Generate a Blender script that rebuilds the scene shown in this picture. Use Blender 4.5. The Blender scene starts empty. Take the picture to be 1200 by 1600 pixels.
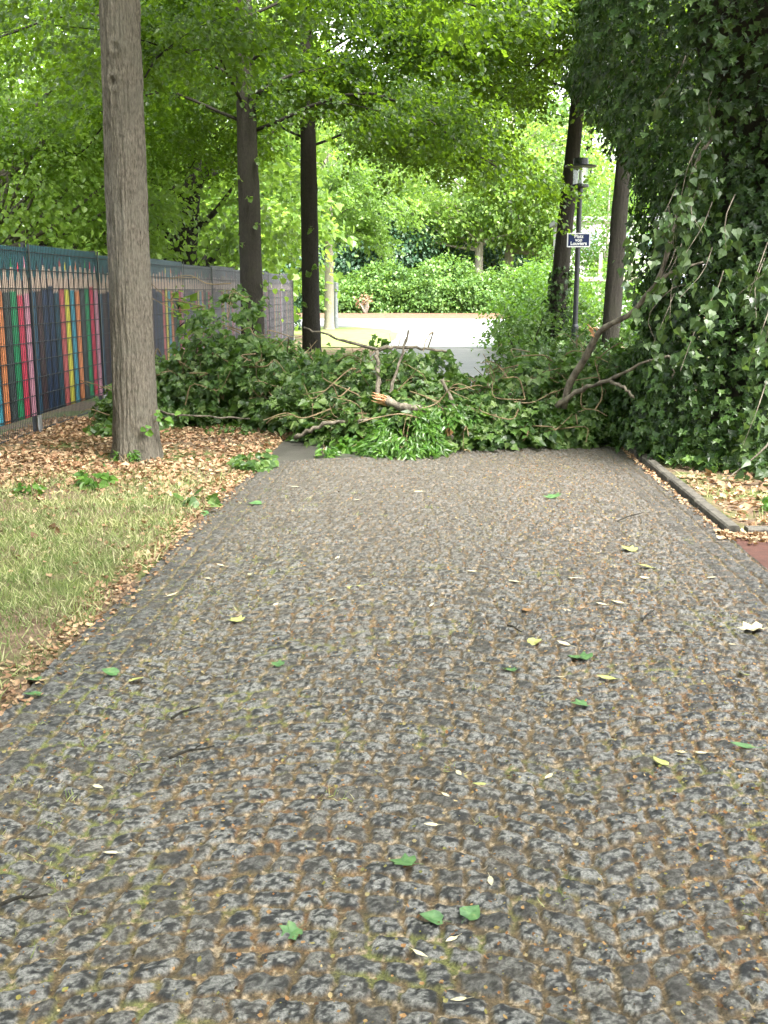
import bpy, math, numpy as np
from mathutils import Vector

# ------------------------------------------------------------------ camera, world, sun
scene = bpy.context.scene
COL = scene.collection
cd = bpy.data.cameras.new("camera")
cam = bpy.data.objects.new("camera", cd)
COL.objects.link(cam)
cam.location = (0, 0, 1.6)
cam.rotation_euler = (math.radians(90 - 11.81), 0, math.radians(2.853))
cd.sensor_fit = 'VERTICAL'
cd.sensor_height = 36.0
cd.lens = 36.0 * 1650 / 1600
cd.clip_end = 2000
scene.camera = cam

SUN_EL, SUN_AZ = math.radians(58), math.radians(138)      # azimuth measured from +Y towards +X
world = bpy.data.worlds.new("World")
scene.world = world
world.use_nodes = True
wn = world.node_tree
for n in list(wn.nodes):
    wn.nodes.remove(n)
sky = wn.nodes.new('ShaderNodeTexSky')
sky.sky_type = 'NISHITA'
sky.sun_disc = False
sky.sun_elevation = SUN_EL
sky.sun_rotation = SUN_AZ
sky.dust_density = 4.0
hs = wn.nodes.new('ShaderNodeHueSaturation')
hs.inputs['Saturation'].default_value = 0.22
bg = wn.nodes.new('ShaderNodeBackground')
bg.inputs['Strength'].default_value = 0.15
wo = wn.nodes.new('ShaderNodeOutputWorld')
wn.links.new(sky.outputs[0], hs.inputs['Color'])
wn.links.new(hs.outputs[0], bg.inputs['Color'])
wn.links.new(bg.outputs[0], wo.inputs['Surface'])

sd = bpy.data.lights.new("sun", 'SUN')
sd.energy = 1.5
sd.angle = math.radians(20)
sd.color = (1.0, 0.96, 0.88)
sun = bpy.data.objects.new("sun", sd)
COL.objects.link(sun)
dirv = Vector((math.sin(SUN_AZ) * math.cos(SUN_EL), math.cos(SUN_AZ) * math.cos(SUN_EL), math.sin(SUN_EL)))
sun.rotation_euler = dirv.to_track_quat('Z', 'Y').to_euler()

scene.view_settings.view_transform = 'Standard'
scene.view_settings.look = 'None'
scene.view_settings.gamma = 1.0
scene.view_settings.exposure = 3.15
scene.cycles.max_bounces = 7
scene.cycles.diffuse_bounces = 4
scene.cycles.glossy_bounces = 3
scene.cycles.transmission_bounces = 6
scene.cycles.transparent_max_bounces = 8
scene.cycles.caustics_reflective = False
scene.cycles.caustics_refractive = False

PI = math.pi
# ------------------------------------------------------------------ numeric helpers
def hsh(a, b=0, c=0, s=0):
    a = np.asarray(a, dtype=np.int64); b = np.asarray(b, dtype=np.int64); c = np.asarray(c, dtype=np.int64)
    h = (a * 73856093) ^ (b * 19349663) ^ (c * 83492791) ^ (s * 2654435761)
    h = h & 0xffffffff
    h = ((h ^ (h >> 15)) * 0x2c1b3c6d) & 0xffffffff
    h = ((h ^ (h >> 12)) * 0x297a2d39) & 0xffffffff
    h = h ^ (h >> 15)
    return (h & 0xffffff) / float(0xffffff)

def vn2(x, y, s=0):
    xi = np.floor(x).astype(np.int64); yi = np.floor(y).astype(np.int64)
    fx = x - xi; fy = y - yi
    fx = fx * fx * (3 - 2 * fx); fy = fy * fy * (3 - 2 * fy)
    a = hsh(xi, yi, 0, s); b = hsh(xi + 1, yi, 0, s); c = hsh(xi, yi + 1, 0, s); d = hsh(xi + 1, yi + 1, 0, s)
    return (a * (1 - fx) + b * fx) * (1 - fy) + (c * (1 - fx) + d * fx) * fy

def fb2(x, y, s=0, o=3):
    t = 0; a = 0.5; n = 0
    for i in range(o):
        t = t + a * vn2(x * 2 ** i, y * 2 ** i, s + i); n += a; a *= 0.5
    return t / n

def vn3(x, y, z, s=0):
    xi = np.floor(x).astype(np.int64); yi = np.floor(y).astype(np.int64); zi = np.floor(z).astype(np.int64)
    fx = x - xi; fy = y - yi; fz = z - zi
    fx = fx * fx * (3 - 2 * fx); fy = fy * fy * (3 - 2 * fy); fz = fz * fz * (3 - 2 * fz)
    r = 0
    for i in (0, 1):
        for j in (0, 1):
            for k in (0, 1):
                w = (fx if i else 1 - fx) * (fy if j else 1 - fy) * (fz if k else 1 - fz)
                r = r + w * hsh(xi + i, yi + j, zi + k, s)
    return r

def sstep(a, b, x):
    t = np.clip((x - a) / (b - a), 0, 1)
    return t * t * (3 - 2 * t)

def nrm(v):
    v = np.asarray(v, dtype=float)
    return v / np.maximum(np.linalg.norm(v, axis=-1, keepdims=True), 1e-9)

class MB:
    """collects vertices and faces for one mesh object"""
    def __init__(s):
        s.V = []; s.F = []; s.n = 0
    def add(s, V, faces, mi=0):
        V = np.asarray(V, dtype=float).reshape(-1, 3)
        for f in faces:
            f = np.asarray(f, dtype=np.int64)
            s.F.append((f + s.n, mi))
        s.V.append(V); s.n += len(V)
    def box(s, x0, x1, y0, y1, z0, z1, mi=0):
        V = [(x, y, z) for z in (z0, z1) for y in (y0, y1) for x in (x0, x1)]
        s.add(V, [[[0, 2, 3, 1], [4, 5, 7, 6], [0, 1, 5, 4], [2, 6, 7, 3], [0, 4, 6, 2], [1, 3, 7, 5]]], mi)
    def tube(s, P, R, k=6, mi=0, cap=True):
        P = np.asarray(P, dtype=float); n = len(P)
        R = np.broadcast_to(np.asarray(R, dtype=float), (n,))
        T = nrm(np.gradient(P, axis=0))
        ref = np.array([0.31, 0.17, 0.93])
        if abs(T[0] @ nrm(ref)) > 0.9:
            ref = np.array([1, 0.1, 0.1])
        A = nrm(np.cross(T, ref)); B = np.cross(T, A)
        a = np.arange(k) / k * 2 * PI
        V = P[:, None] + R[:, None, None] * (np.cos(a)[None, :, None] * A[:, None] + np.sin(a)[None, :, None] * B[:, None])
        i = np.arange(n - 1)[:, None] * k; j = np.arange(k)[None]
        j2 = (j + 1) % k
        Q = np.stack([i + j, i + j2, i + k + j2, i + k + j], -1).reshape(-1, 4)
        fs = [Q]
        if cap:
            fs += [np.arange(k)[::-1][None], (np.arange(k) + (n - 1) * k)[None]]
        s.add(V, fs, mi)
    def lathe(s, prof, c=(0, 0, 0), k=24, mi=0):
        prof = np.asarray(prof, dtype=float); n = len(prof)
        a = np.arange(k) / k * 2 * PI
        V = np.stack([prof[:, :1] * np.cos(a), prof[:, :1] * np.sin(a), np.repeat(prof[:, 1:], k, 1)], -1) + np.array(c)
        i = np.arange(n - 1)[:, None] * k; j = np.arange(k)[None]; j2 = (j + 1) % k
        s.add(V, [np.stack([i + j, i + j2, i + k + j2, i + k + j], -1).reshape(-1, 4)], mi)
    def leaves(s, tmpl, pos, d, nr, size, mi=0):
        """one small leaf polygon pair per row of pos: axis d, normal nr"""
        tv, tf = tmpl
        d = nrm(d); x = nrm(np.cross(d, nr)); z = np.cross(x, d)
        size = np.broadcast_to(np.asarray(size, dtype=float), (len(pos),))
        V = pos[:, None] + size[:, None, None] * (tv[None, :, 0:1] * x[:, None] + tv[None, :, 1:2] * d[:, None] + tv[None, :, 2:3] * z[:, None])
        off = (np.arange(len(pos)) * len(tv))[:, None, None]
        s.add(V, [(np.asarray(f)[None] + off).reshape(-1, len(f[0])) for f in tf], mi)
    def build(s, name, mats, parent=None, origin=None, smooth=False, color=None):
        V = np.concatenate(s.V) if s.V else np.zeros((0, 3))
        if origin is not None:
            V = V - np.asarray(origin, dtype=float)
        me = bpy.data.meshes.new(name)
        loops = np.concatenate([f.ravel() for f, _ in s.F])
        tot = np.concatenate([np.full(len(f), f.shape[1]) for f, _ in s.F])
        mi = np.concatenate([np.full(len(f), m) for f, m in s.F])
        st = np.concatenate([[0], np.cumsum(tot)[:-1]])
        me.vertices.add(len(V)); me.vertices.foreach_set('co', V.astype(np.float32).ravel())
        me.loops.add(len(loops)); me.loops.foreach_set('vertex_index', loops.astype(np.int32))
        me.polygons.add(len(tot)); me.polygons.foreach_set('loop_start', st.astype(np.int32))
        me.polygons.foreach_set('material_index', mi.astype(np.int32))
        me.polygons.foreach_set('use_smooth', np.full(len(tot), smooth, dtype=bool))
        me.update(calc_edges=True)
        if color is not None:
            at = me.color_attributes.new('tint', 'FLOAT_COLOR', 'POINT')
            c4 = np.ones((len(V), 4), dtype=np.float32); c4[:, :3] = color
            at.data.foreach_set('color', c4.ravel())
        for m in (mats if isinstance(mats, (list, tuple)) else [mats]):
            me.materials.append(m)
        o = bpy.data.objects.new(name, me)
        COL.objects.link(o)
        if origin is not None and parent is None:
            o.location = origin
        if parent is not None:
            o.parent = parent
        return o

def tag(o, label=None, cat=None, group=None, kind=None):
    if label: o['label'] = label
    if cat: o['category'] = cat
    if group: o['group'] = group
    if kind: o['kind'] = kind
    return o

def thing(name, label, cat, loc, group=None):
    o = bpy.data.objects.new(name, None)
    o.empty_display_size = 0.2
    COL.objects.link(o)
    o.location = loc
    return tag(o, label, cat, group)

# ------------------------------------------------------------------ materials
def newmat(name):
    m = bpy.data.materials.new(name); m.use_nodes = True
    nt = m.node_tree
    for n in list(nt.nodes): nt.nodes.remove(n)
    out = nt.nodes.new('ShaderNodeOutputMaterial')
    return m, nt, out

def N(nt, t, **kw):
    n = nt.nodes.new('ShaderNode' + t)
    for k, v in kw.items():
        if k in n.inputs: n.inputs[k].default_value = v
        else: setattr(n, k, v)
    return n

def ramp(nt, stops, fac):
    r = N(nt, 'ValToRGB')
    e = r.color_ramp.elements
    while len(e) < len(stops): e.new(0.5)
    for i, (p, c) in enumerate(stops):
        e[i].position = p; e[i].color = (*c, 1)
    nt.links.new(fac, r.inputs[0])
    return r.outputs[0]

def posn(nt, scale=(1, 1, 1)):
    g = N(nt, 'NewGeometry')
    mp = N(nt, 'Mapping'); mp.inputs['Scale'].default_value = scale
    nt.links.new(g.outputs['Position'], mp.inputs[0])
    return mp.outputs[0]

def noise(nt, vec, scale, detail=4, rough=0.6):
    n = N(nt, 'TexNoise', Scale=scale, Detail=detail, Roughness=rough)
    nt.links.new(vec, n.inputs['Vector'])
    return n.outputs[0]

def mixc(nt, fac, a, b, mode='MIX'):
    m = N(nt, 'Mix', data_type='RGBA', blend_type=mode)
    if isinstance(fac, (int, float)): m.inputs[0].default_value = fac
    else: nt.links.new(fac, m.inputs[0])
    for i, v in ((6, a), (7, b)):
        if isinstance(v, tuple): m.inputs[i].default_value = (*v, 1)
        else: nt.links.new(v, m.inputs[i])
    return m.outputs[2]

def leafmat(name, cols, trans, tw=0.45, rough=0.42, spec=0.5, clump=1.3):
    """cols: list of leaf colours picked per leaf; trans: colour of the light that comes through"""
    m, nt, out = newmat(name)
    g = N(nt, 'NewGeometry')
    st = [(i / max(1, len(cols) - 1), c) for i, c in enumerate(cols)]
    c = ramp(nt, st, g.outputs['Random Per Island'])
    nz = noise(nt, g.outputs['Position'], clump, 2)
    k = ramp(nt, [(0.3, (0.72, 0.75, 0.72)), (0.7, (1.25, 1.2, 1.1))], nz)
    c2 = mixc(nt, 1.0, c, k, 'MULTIPLY')
    p = N(nt, 'BsdfPrincipled', Roughness=rough)
    p.inputs['Specular IOR Level'].default_value = spec
    nt.links.new(c2, p.inputs['Base Color'])
    t = N(nt, 'BsdfTranslucent')
    tc = mixc(nt, 1.0, k, trans, 'MULTIPLY')
    nt.links.new(tc, t.inputs[0])
    mx = N(nt, 'MixShader'); mx.inputs[0].default_value = tw
    nt.links.new(p.outputs[0], mx.inputs[1]); nt.links.new(t.outputs[0], mx.inputs[2])
    nt.links.new(mx.outputs[0], out.inputs[0])
    return m

def simple(name, stops, scale=20, rough=0.7, bump=0.0, bscale=60, stretch=(1, 1, 1), spec=0.4, metal=0.0, detail=5, bdist=0.01):
    m, nt, out = newmat(name)
    v = posn(nt, stretch)
    c = ramp(nt, stops, noise(nt, v, scale, detail))
    p = N(nt, 'BsdfPrincipled', Roughness=rough, Metallic=metal)
    p.inputs['Specular IOR Level'].default_value = spec
    nt.links.new(c, p.inputs['Base Color'])
    if bump:
        b = N(nt, 'Bump', Strength=bump, Distance=bdist)
        nt.links.new(noise(nt, v, bscale, 6, 0.7), b.inputs['Height'])
        nt.links.new(b.outputs[0], p.inputs['Normal'])
    nt.links.new(p.outputs[0], out.inputs[0])
    return m

def barkmat(name, dark, light, lichen=(0.3, 0.3, 0.26), scale=1.0):
    m, nt, out = newmat(name)
    v = posn(nt, (80 * scale, 80 * scale, 20 * scale))
    v2 = posn(nt, (1, 1, 1))
    n1 = noise(nt, v, 1.0, 6, 0.65)
    n2 = noise(nt, v2, 5.0, 4, 0.6)
    n3 = noise(nt, v2, 45.0, 3, 0.7)
    c = ramp(nt, [(0.3, dark), (0.62, light)], n1)
    c = mixc(nt, ramp(nt, [(0.42, (0, 0, 0)), (0.7, (0.5, 0.5, 0.5))], n2), c, lichen)
    c = mixc(nt, ramp(nt, [(0.68, (0, 0, 0)), (0.76, (0.7, 0.7, 0.7))], n3), c, tuple(min(1, 1.6 * q) for q in light))
    p = N(nt, 'BsdfPrincipled', Roughness=0.85)
    p.inputs['Specular IOR Level'].default_value = 0.25
    nt.links.new(c, p.inputs['Base Color'])
    b = N(nt, 'Bump', Strength=1.0, Distance=0.02)
    nt.links.new(n1, b.inputs['Height']); nt.links.new(b.outputs[0], p.inputs['Normal'])
    nt.links.new(p.outputs[0], out.inputs[0])
    return m

def tintmat(name, rough=0.75, bump=0.5, bscale=140, bdist=0.004, spec=0.4, fine=(0.55, 1.5)):
    m, nt, out = newmat(name)
    a = N(nt, 'VertexColor', layer_name='tint')
    v = posn(nt)
    nz = noise(nt, v, bscale, 5, 0.75)
    k = ramp(nt, [(0.36, (fine[0],) * 3), (0.64, (fine[1],) * 3)], nz)
    c = mixc(nt, 1.0, a.outputs[0], k, 'MULTIPLY')
    p = N(nt, 'BsdfPrincipled', Roughness=rough)
    p.inputs['Specular IOR Level'].default_value = spec
    nt.links.new(c, p.inputs['Base Color'])
    if bump:
        b = N(nt, 'Bump', Strength=bump, Distance=bdist)
        nt.links.new(nz, b.inputs['Height']); nt.links.new(b.outputs[0], p.inputs['Normal'])
    nt.links.new(p.outputs[0], out.inputs[0])
    return m

M = {}
M['linden'] = leafmat('linden_leaf', [(0.016, 0.042, 0.006), (0.03, 0.072, 0.009), (0.056, 0.11, 0.016)], (0.23, 0.39, 0.022), 0.48)
M['linden_b'] = leafmat('linden_leaf_pale', [(0.05, 0.1, 0.02), (0.08, 0.15, 0.03), (0.11, 0.18, 0.035)], (0.26, 0.44, 0.06), 0.5)
M['maple'] = leafmat('maple_leaf', [(0.05, 0.11, 0.018), (0.1, 0.18, 0.032), (0.2, 0.29, 0.08)], (0.32, 0.5, 0.07), 0.5, clump=0.5)
M['holly'] = leafmat('dark_evergreen_leaf', [(0.022, 0.065, 0.032), (0.04, 0.1, 0.05), (0.065, 0.135, 0.065)], (0.06, 0.14, 0.04), 0.25, clump=0.5)
M['rhodo'] = leafmat('rhododendron_leaf', [(0.06, 0.14, 0.03), (0.1, 0.2, 0.045), (0.16, 0.27, 0.065)], (0.22, 0.38, 0.05), 0.35, clump=0.6)
M['ivy'] = leafmat('ivy_leaf', [(0.008, 0.022, 0.005), (0.018, 0.046, 0.009), (0.034, 0.076, 0.016), (0.075, 0.128, 0.036)], (0.07, 0.15, 0.015), 0.24, rough=0.42, spec=.35, clump=1.6)
M['poplar'] = leafmat('wilting_leaf', [(0.025, 0.055, 0.016), (0.035, 0.072, 0.022), (0.05, 0.09, 0.028), (0.07, 0.11, 0.045)], (0.13, 0.22, 0.04), 0.35, rough=0.42)
M['heap'] = leafmat('fallen_leaf_green', [(0.018, 0.044, 0.011), (0.046, 0.098, 0.022), (0.08, 0.145, 0.032), (0.14, 0.2, 0.07)], (0.15, 0.3, 0.03), 0.32, rough=0.42, spec=.4, clump=3.0)
M['sprig'] = leafmat('bright_narrow_leaf', [(0.03, 0.085, 0.01), (0.05, 0.125, 0.016), (0.09, 0.175, 0.03)], (0.15, 0.32, 0.025), 0.35, rough=0.35, clump=4)
M['bush'] = leafmat('bright_bush_leaf', [(0.03, 0.085, 0.01), (0.055, 0.135, 0.016), (0.085, 0.17, 0.025)], (0.17, 0.33, 0.025), 0.45, clump=1.0)
M['grass'] = leafmat('grass_blade', [(0.08, 0.13, 0.04), (0.18, 0.23, 0.085), (0.32, 0.33, 0.17), (0.46, 0.43, 0.28)], (0.2, 0.28, 0.06), 0.3, rough=0.6, spec=0.2, clump=2.2)
M['litter'] = leafmat('dry_leaf', [(0.08, 0.052, 0.034), (0.22, 0.135, 0.085), (0.32, 0.215, 0.14), (0.42, 0.31, 0.2), (0.28, 0.145, 0.09), (0.5, 0.4, 0.28)], (0.3, 0.16, 0.06), 0.2, rough=0.75, spec=0.2, clump=2.5)
M['bits'] = leafmat('tiny_litter', [(0.05, 0.03, 0.018), (0.2, 0.1, 0.045), (0.3, 0.18, 0.09), (0.14, 0.15, 0.04), (0.34, 0.27, 0.16)], (0.2, 0.1, 0.04), 0.1, rough=0.8, spec=0.2, clump=3)
M['bark_grey'] = barkmat('grey_bark', (0.025, 0.0215, 0.0165), (0.15, 0.131, 0.104), (0.115, 0.11, 0.088))
M['bark_dark'] = barkmat('dark_bark', (0.009, 0.008, 0.0065), (0.036, 0.031, 0.024), (0.03, 0.031, 0.018))
M['bark_pale'] = barkmat('pale_bark', (0.16, 0.13, 0.1), (0.4, 0.36, 0.29), (0.3, 0.3, 0.24))
M['twig'] = simple('tan_twig', [(0.3, (0.08, 0.056, 0.028)), (0.7, (0.25, 0.185, 0.1))], 14, 0.7)
M['limb'] = simple('weathered_limb', [(0.35, (0.045, 0.037, 0.027)), (0.68, (0.22, 0.19, 0.145))], 14, 0.85, 0.9, 60, (1, 1, 0.6))
M['wood'] = simple('splintered_wood', [(0.3, (0.42, 0.15, 0.06)), (0.55, (0.62, 0.36, 0.2)), (0.75, (0.8, 0.62, 0.45))], 30, 0.7, 0.6, 90)
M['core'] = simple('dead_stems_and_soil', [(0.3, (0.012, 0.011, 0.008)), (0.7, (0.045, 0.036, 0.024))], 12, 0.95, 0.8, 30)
M['pole'] = simple('dark_painted_metal', [(0.3, (0.012, 0.014, 0.017)), (0.7, (0.024, 0.027, 0.032))], 6, 0.4)
M['white'] = simple('white_enamel', [(0.3, (0.7, 0.71, 0.72)), (0.7, (0.8, 0.8, 0.8))], 8, 0.4)
M['navy'] = simple('navy_enamel', [(0.3, (0.008, 0.017, 0.07)), (0.7, (0.012, 0.024, 0.09))], 8, 0.35)
M['galv'] = simple('galvanised_steel', [(0.3, (0.2, 0.21, 0.22)), (0.7, (0.34, 0.35, 0.36))], 14, 0.5, metal=0.4)
M['wire'] = simple('dark_coated_wire', [(0.3, (0.012, 0.014, 0.018)), (0.7, (0.025, 0.028, 0.034))], 8, 0.45)
M['kerb'] = simple('kerb_stone', [(0.35, (0.035, 0.032, 0.026)), (0.7, (0.115, 0.104, 0.086))], 14, 0.85, 0.5, 90)
M['red'] = simple('red_paving', [(0.3, (0.045, 0.019, 0.014)), (0.7, (0.09, 0.036, 0.026))], 18, 0.75, 0.4, 120)

def glassmat():
    m, nt, out = newmat('lantern_glass')
    t = N(nt, 'BsdfTransparent'); t.inputs[0].default_value = (0.86, 0.9, 0.88, 1)
    g = N(nt, 'BsdfGlossy', Roughness=0.05)
    mx = N(nt, 'MixShader'); mx.inputs[0].default_value = 0.16
    nt.links.new(t.outputs[0], mx.inputs[1]); nt.links.new(g.outputs[0], mx.inputs[2])
    nt.links.new(mx.outputs[0], out.inputs[0])
    return m
M['glass'] = glassmat()

# leaf outlines (x across, y along, z up): base at the origin, tip at y = 1
def fan(outline, mid=(0, 0.42, -0.05)):
    v = np.array([mid] + outline, dtype=float)
    k = len(outline)
    return v, [np.array([[0, 1 + i, 1 + (i + 1) % k] for i in range(k)])]
HEART = (np.array([(0, 0, 0), (-.44, .22, .1), (-.36, .66, .06), (0, 1, -.08), (.36, .66, .06), (.44, .22, .1)], float),
         [np.array([[0, 3, 2, 1], [0, 5, 4, 3]])])
IVY = fan([(0, 0, 0), (-.42, -.02, .04), (-.3, .3, .03), (-.52, .52, -.02), (-.17, .62, .03), (0, 1, -.1), (.17, .62, .03), (.52, .52, -.02), (.3, .3, .03), (.42, -.02, .04)])
DELTA = fan([(0, 0, 0), (-.3, -.04, .05), (-.5, .22, .08), (-.24, .6, .02), (0, 1, -.12), (.24, .6, .02), (.5, .22, .08), (.3, -.04, .05)], (0, 0.35, -.04))
LANCE = (np.array([(0, 0, 0), (-.15, .4, .07), (0, 1, -.16), (.15, .4, .07), (0, .45, 0)], float), [np.array([[0, 4, 1], [0, 3, 4], [4, 2, 1], [4, 3, 2]])])
PLAIN = (np.array([(0, 0, 0), (-.38, .45, .08), (0, 1, -.08), (.38, .45, .08)], float), [np.array([[0, 2, 1], [0, 3, 2]])])
BLADE = (np.array([(-.04, 0, 0), (.04, 0, 0), (.03, .55, .08), (-.03, .55, .08), (0, 1, .3)], float), [np.array([[0, 1, 2, 3]]), np.array([[3, 2, 4]])])
CURL = (np.array([(0, 0, .1), (-.34, .3, .22), (-.3, .68, .16), (0, 1, .3), (.3, .68, .05), (.34, .3, .1), (0, .5, 0)], float),
        [np.array([[0, 6, 1], [1, 6, 2], [2, 6, 3], [3, 6, 4], [4, 6, 5], [5, 6, 0]])])

# ------------------------------------------------------------------ SETTING: ground
def yend(x):
    return 10.59 + 0.42 * np.asarray(x)

def ground():
    xs = np.unique(np.concatenate([[-900, -400, -150, -60, -30, -18, -12], np.arange(-9, -1.8, .14), [-1.8, -1.74, -1.69, -1.67], np.arange(-1.6, 2.0, .3), [1.97, 2.0, 2.08, 2.12], np.arange(2.2, 7, .14), [8, 10, 13, 18, 30, 60, 150, 400, 900]]))
    ys = np.unique(np.concatenate([[-900, -300, -80, -20, -8, -4, -2], np.arange(0, 18, .14), np.arange(18.2, 34, .5), np.arange(35, 95, 2.5), [110, 150, 260, 500, 1000]]))
    X, Y = np.meshgrid(xs, ys)
    Z = (fb2(X * 1.7, Y * 1.7, 3, 4) - .5) * 0.05 * ((np.abs(X) < 10) & (Y < 40))
    inside = (X > -1.68) & (X < 1.98) & (Y < 34)
    Z = np.where(inside, -0.09, Z + 0.0)
    Z = np.where((Y > 30) & ~inside, np.minimum(Z, 0) - 0.012, Z)
    Z = np.where((X > 1.9) & (Y < 7.14) & (Y > -8), -0.05, Z)
    nx, ny = len(xs), len(ys)
    i = np.arange(ny - 1)[:, None] * nx; j = np.arange(nx - 1)[None]
    Q = np.stack([i + j, i + j + 1, i + nx + j + 1, i + nx + j], -1).reshape(-1, 4)
    b = MB(); b.add(np.stack([X, Y, Z], -1), [Q])
    m, nt, out = newmat('soil')
    v = posn(nt)
    n1 = noise(nt, v, 1.1, 5); n2 = noise(nt, v, 28, 5, .7); n3 = noise(nt, v, 7, 4)
    c = ramp(nt, [(0.3, (0.06, 0.042, 0.03)), (0.6, (0.16, 0.112, 0.075)), (0.8, (0.26, 0.19, 0.13))], n2)
    gr = ramp(nt, [(0.3, (0.05, 0.07, 0.02)), (0.7, (0.12, 0.13, 0.05))], n3)
    c = mixc(nt, ramp(nt, [(0.46, (0, 0, 0)), (0.58, (1, 1, 1))], n1), c, gr)
    p = N(nt, 'BsdfPrincipled', Roughness=0.95)
    p.inputs['Specular IOR Level'].default_value = 0.15
    nt.links.new(c, p.inputs['Base Color'])
    bp = N(nt, 'Bump', Strength=0.8, Distance=0.02)
    nt.links.new(n2, bp.inputs['Height']); nt.links.new(bp.outputs[0], p.inputs['Normal'])
    nt.links.new(p.outputs[0], out.inputs[0])
    tag(b.build('ground', m, smooth=True), kind='structure')
ground()

def cobbles():
    """setts in shallow arcs, edged by lengthwise rows; a real height field"""
    s0, s1 = 1.55, 10.6
    ys = [s0]
    while ys[-1] < 10.59:
        ys.append(ys[-1] + min(0.02, 0.0042 * (ys[-1] / 2.0) ** 1.1))
    ys = np.array(ys); ys = (ys - s0) / (ys[-1] - s0)
    back = np.linspace(-6, s0 - .02, 120)
    xs = np.linspace(-1.67, 1.96, 560)
    X = np.tile(xs, (len(ys), 1))
    Y = s0 + ys[:, None] * (yend(X) - s0)
    X = np.concatenate([np.tile(xs, (len(back), 1)), X]); Y = np.concatenate([np.tile(back[:, None], (1, len(xs))), Y])
    # domain warp makes the outlines uneven
    wx = X + (fb2(X * 22, Y * 22, 11, 2) - .5) * .034
    wy = Y + (fb2(X * 22, Y * 22, 17, 2) - .5) * .034
    def cells(S, T, px, pt, seed):
        r = np.floor(T / pt).astype(np.int64)
        v = T / pt - r
        s = S / px + hsh(r, 5, 0, seed) * 7
        k = np.floor(s).astype(np.int64)
        jb = lambda kk: kk + .42 * (hsh(r, kk, 1, seed) - .5)
        k = np.where(s < jb(k), k - 1, k); k = np.where(s >= jb(k + 1), k + 1, k)
        a = jb(k); w = jb(k + 1) - a
        u = (s - a) / w
        dx = np.minimum(u, 1 - u) * w * px; dy = np.minimum(v, 1 - v) * pt
        rr = .022
        ex = np.maximum(rr - dx, 0); ey = np.maximum(rr - dy, 0)
        d = np.where((ex > 0) & (ey > 0), rr - np.sqrt(ex * ex + ey * ey), np.minimum(dx, dy))
        return r, k, d, u - .5, v - .5
    seg = 1.5
    q = (wx + 0.28) / seg + .5; q = q - np.floor(q) - .5
    arc = 0.21 * (1 - (2 * q) ** 2)
    r, k, d, u, v = cells(wx, wy - arc, .097, .089, 1)
    r2, k2, d2, u2, v2 = cells(wy, wx, .155, .108, 2)
    edge = (X < -1.36) | (X > 1.63)
    r = np.where(edge, r2 + 5000, r); k = np.where(edge, k2, k); d = np.where(edge, d2, d); u = np.where(edge, u2, u); v = np.where(edge, v2, v)
    st = sstep(.0025, .0095, d - .004 * vn2(X * 60, Y * 60, 31))
    dome = np.sqrt(np.clip(d / .045, 0, 1))
    rid = hsh(r, k, 2, 7); rid2 = hsh(r, k, 3, 7); rid3 = hsh(r, k, 4, 7)
    chunk = fb2(X * 55, Y * 55, 41, 3); fine = fb2(X * 150, Y * 150, 47, 2)
    tilt = (rid2 - .5) * u * .012 + (rid3 - .5) * v * .012
    Z = -.012 + st * (.006 + .006 * dome + (chunk - .5) * .013 + tilt + (rid - .5) * .004)
    Z = Z + (1 - st) * (fine - .5) * .007 + (fb2(X * .9, Y * .9, 53, 2) - .5) * .03
    Z[0] -= .05
    # colours
    mott = sstep(.40, .60, fb2(X * 66, Y * 72, 61, 2) * .7 + .3 * vn2(X * 150, Y * 150, 63))
    dark = np.array([.0115, .0118, .012]); lite = np.array([.168, .164, .153])
    sc = dark + (lite - dark) * (mott * (.75 + .35 * rid))[..., None]
    warm = sstep(.55, .95, rid3)[..., None]
    sc = sc * (1 - .35 * warm) + warm * .35 * np.array([.075, .062, .045])
    sc = np.where((rid2 > .94)[..., None], sc * .45 + .012 * np.array([1, .9, .75]), sc)
    sc = np.where(edge[..., None], sc * .55 + np.array([.012, .012, .012]), sc)
    sandn = fb2(X * 35, Y * 35, 71, 3); low = fb2(X * 1.1 + 3, Y * .8, 77, 3)
    jc = np.array([.03, .022, .012]) + sandn[..., None] * np.array([.12, .08, .036])
    rust = np.exp(-((X - .95) / .35) ** 2) * .6 + sstep(.45, .7, low) * .5
    jc = jc + (rust * sstep(.45, .75, vn2(X * 40, Y * 40, 83)))[..., None] * np.array([.13, .045, .012])
    moss = np.clip(sstep(.53, .72, fb2(X * 3, Y * 3, 91, 3)) * .8 + .5 * sstep(-.6, -1.5, X), 0, 1) * sstep(.35, .6, vn2(X * 26, Y * 26, 97)) * (1 - .75 * sstep(5, 8.5, Y))
    jc = jc * (1 - moss[..., None]) + moss[..., None] * np.array([.12, .13, .035])
    straw = (vn2(X * 85, Y * 85, 101) > .72)
    jc = np.where(straw[..., None], np.array([.26, .2, .13]), jc)
    C = jc * (1 - st[..., None]) + sc * st[..., None]
    dirt = sstep(.55, .75, fb2(X * 9, Y * 9, 113, 3))[..., None] * .22
    C = C * (1 - dirt) + dirt * np.array([.065, .052, .037])
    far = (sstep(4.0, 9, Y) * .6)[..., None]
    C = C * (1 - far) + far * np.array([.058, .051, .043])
    n2_, n1_ = X.shape
    i = np.arange(n2_ - 1)[:, None] * n1_; j = np.arange(n1_ - 1)[None]
    Q = np.stack([i + j, i + j + 1, i + n1_ + j + 1, i + n1_ + j], -1).reshape(-1, 4)
    b = MB(); b.add(np.stack([X, Y, Z], -1), [Q])
    o = b.build('cobbled_path', tintmat('granite_setts', rough=.6, bump=.9, bscale=130, bdist=.006, fine=(.35, 1.6)), smooth=True, color=np.clip(C, .01, .9).reshape(-1, 3))
    tag(o, kind='structure')
cobbles()

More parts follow.
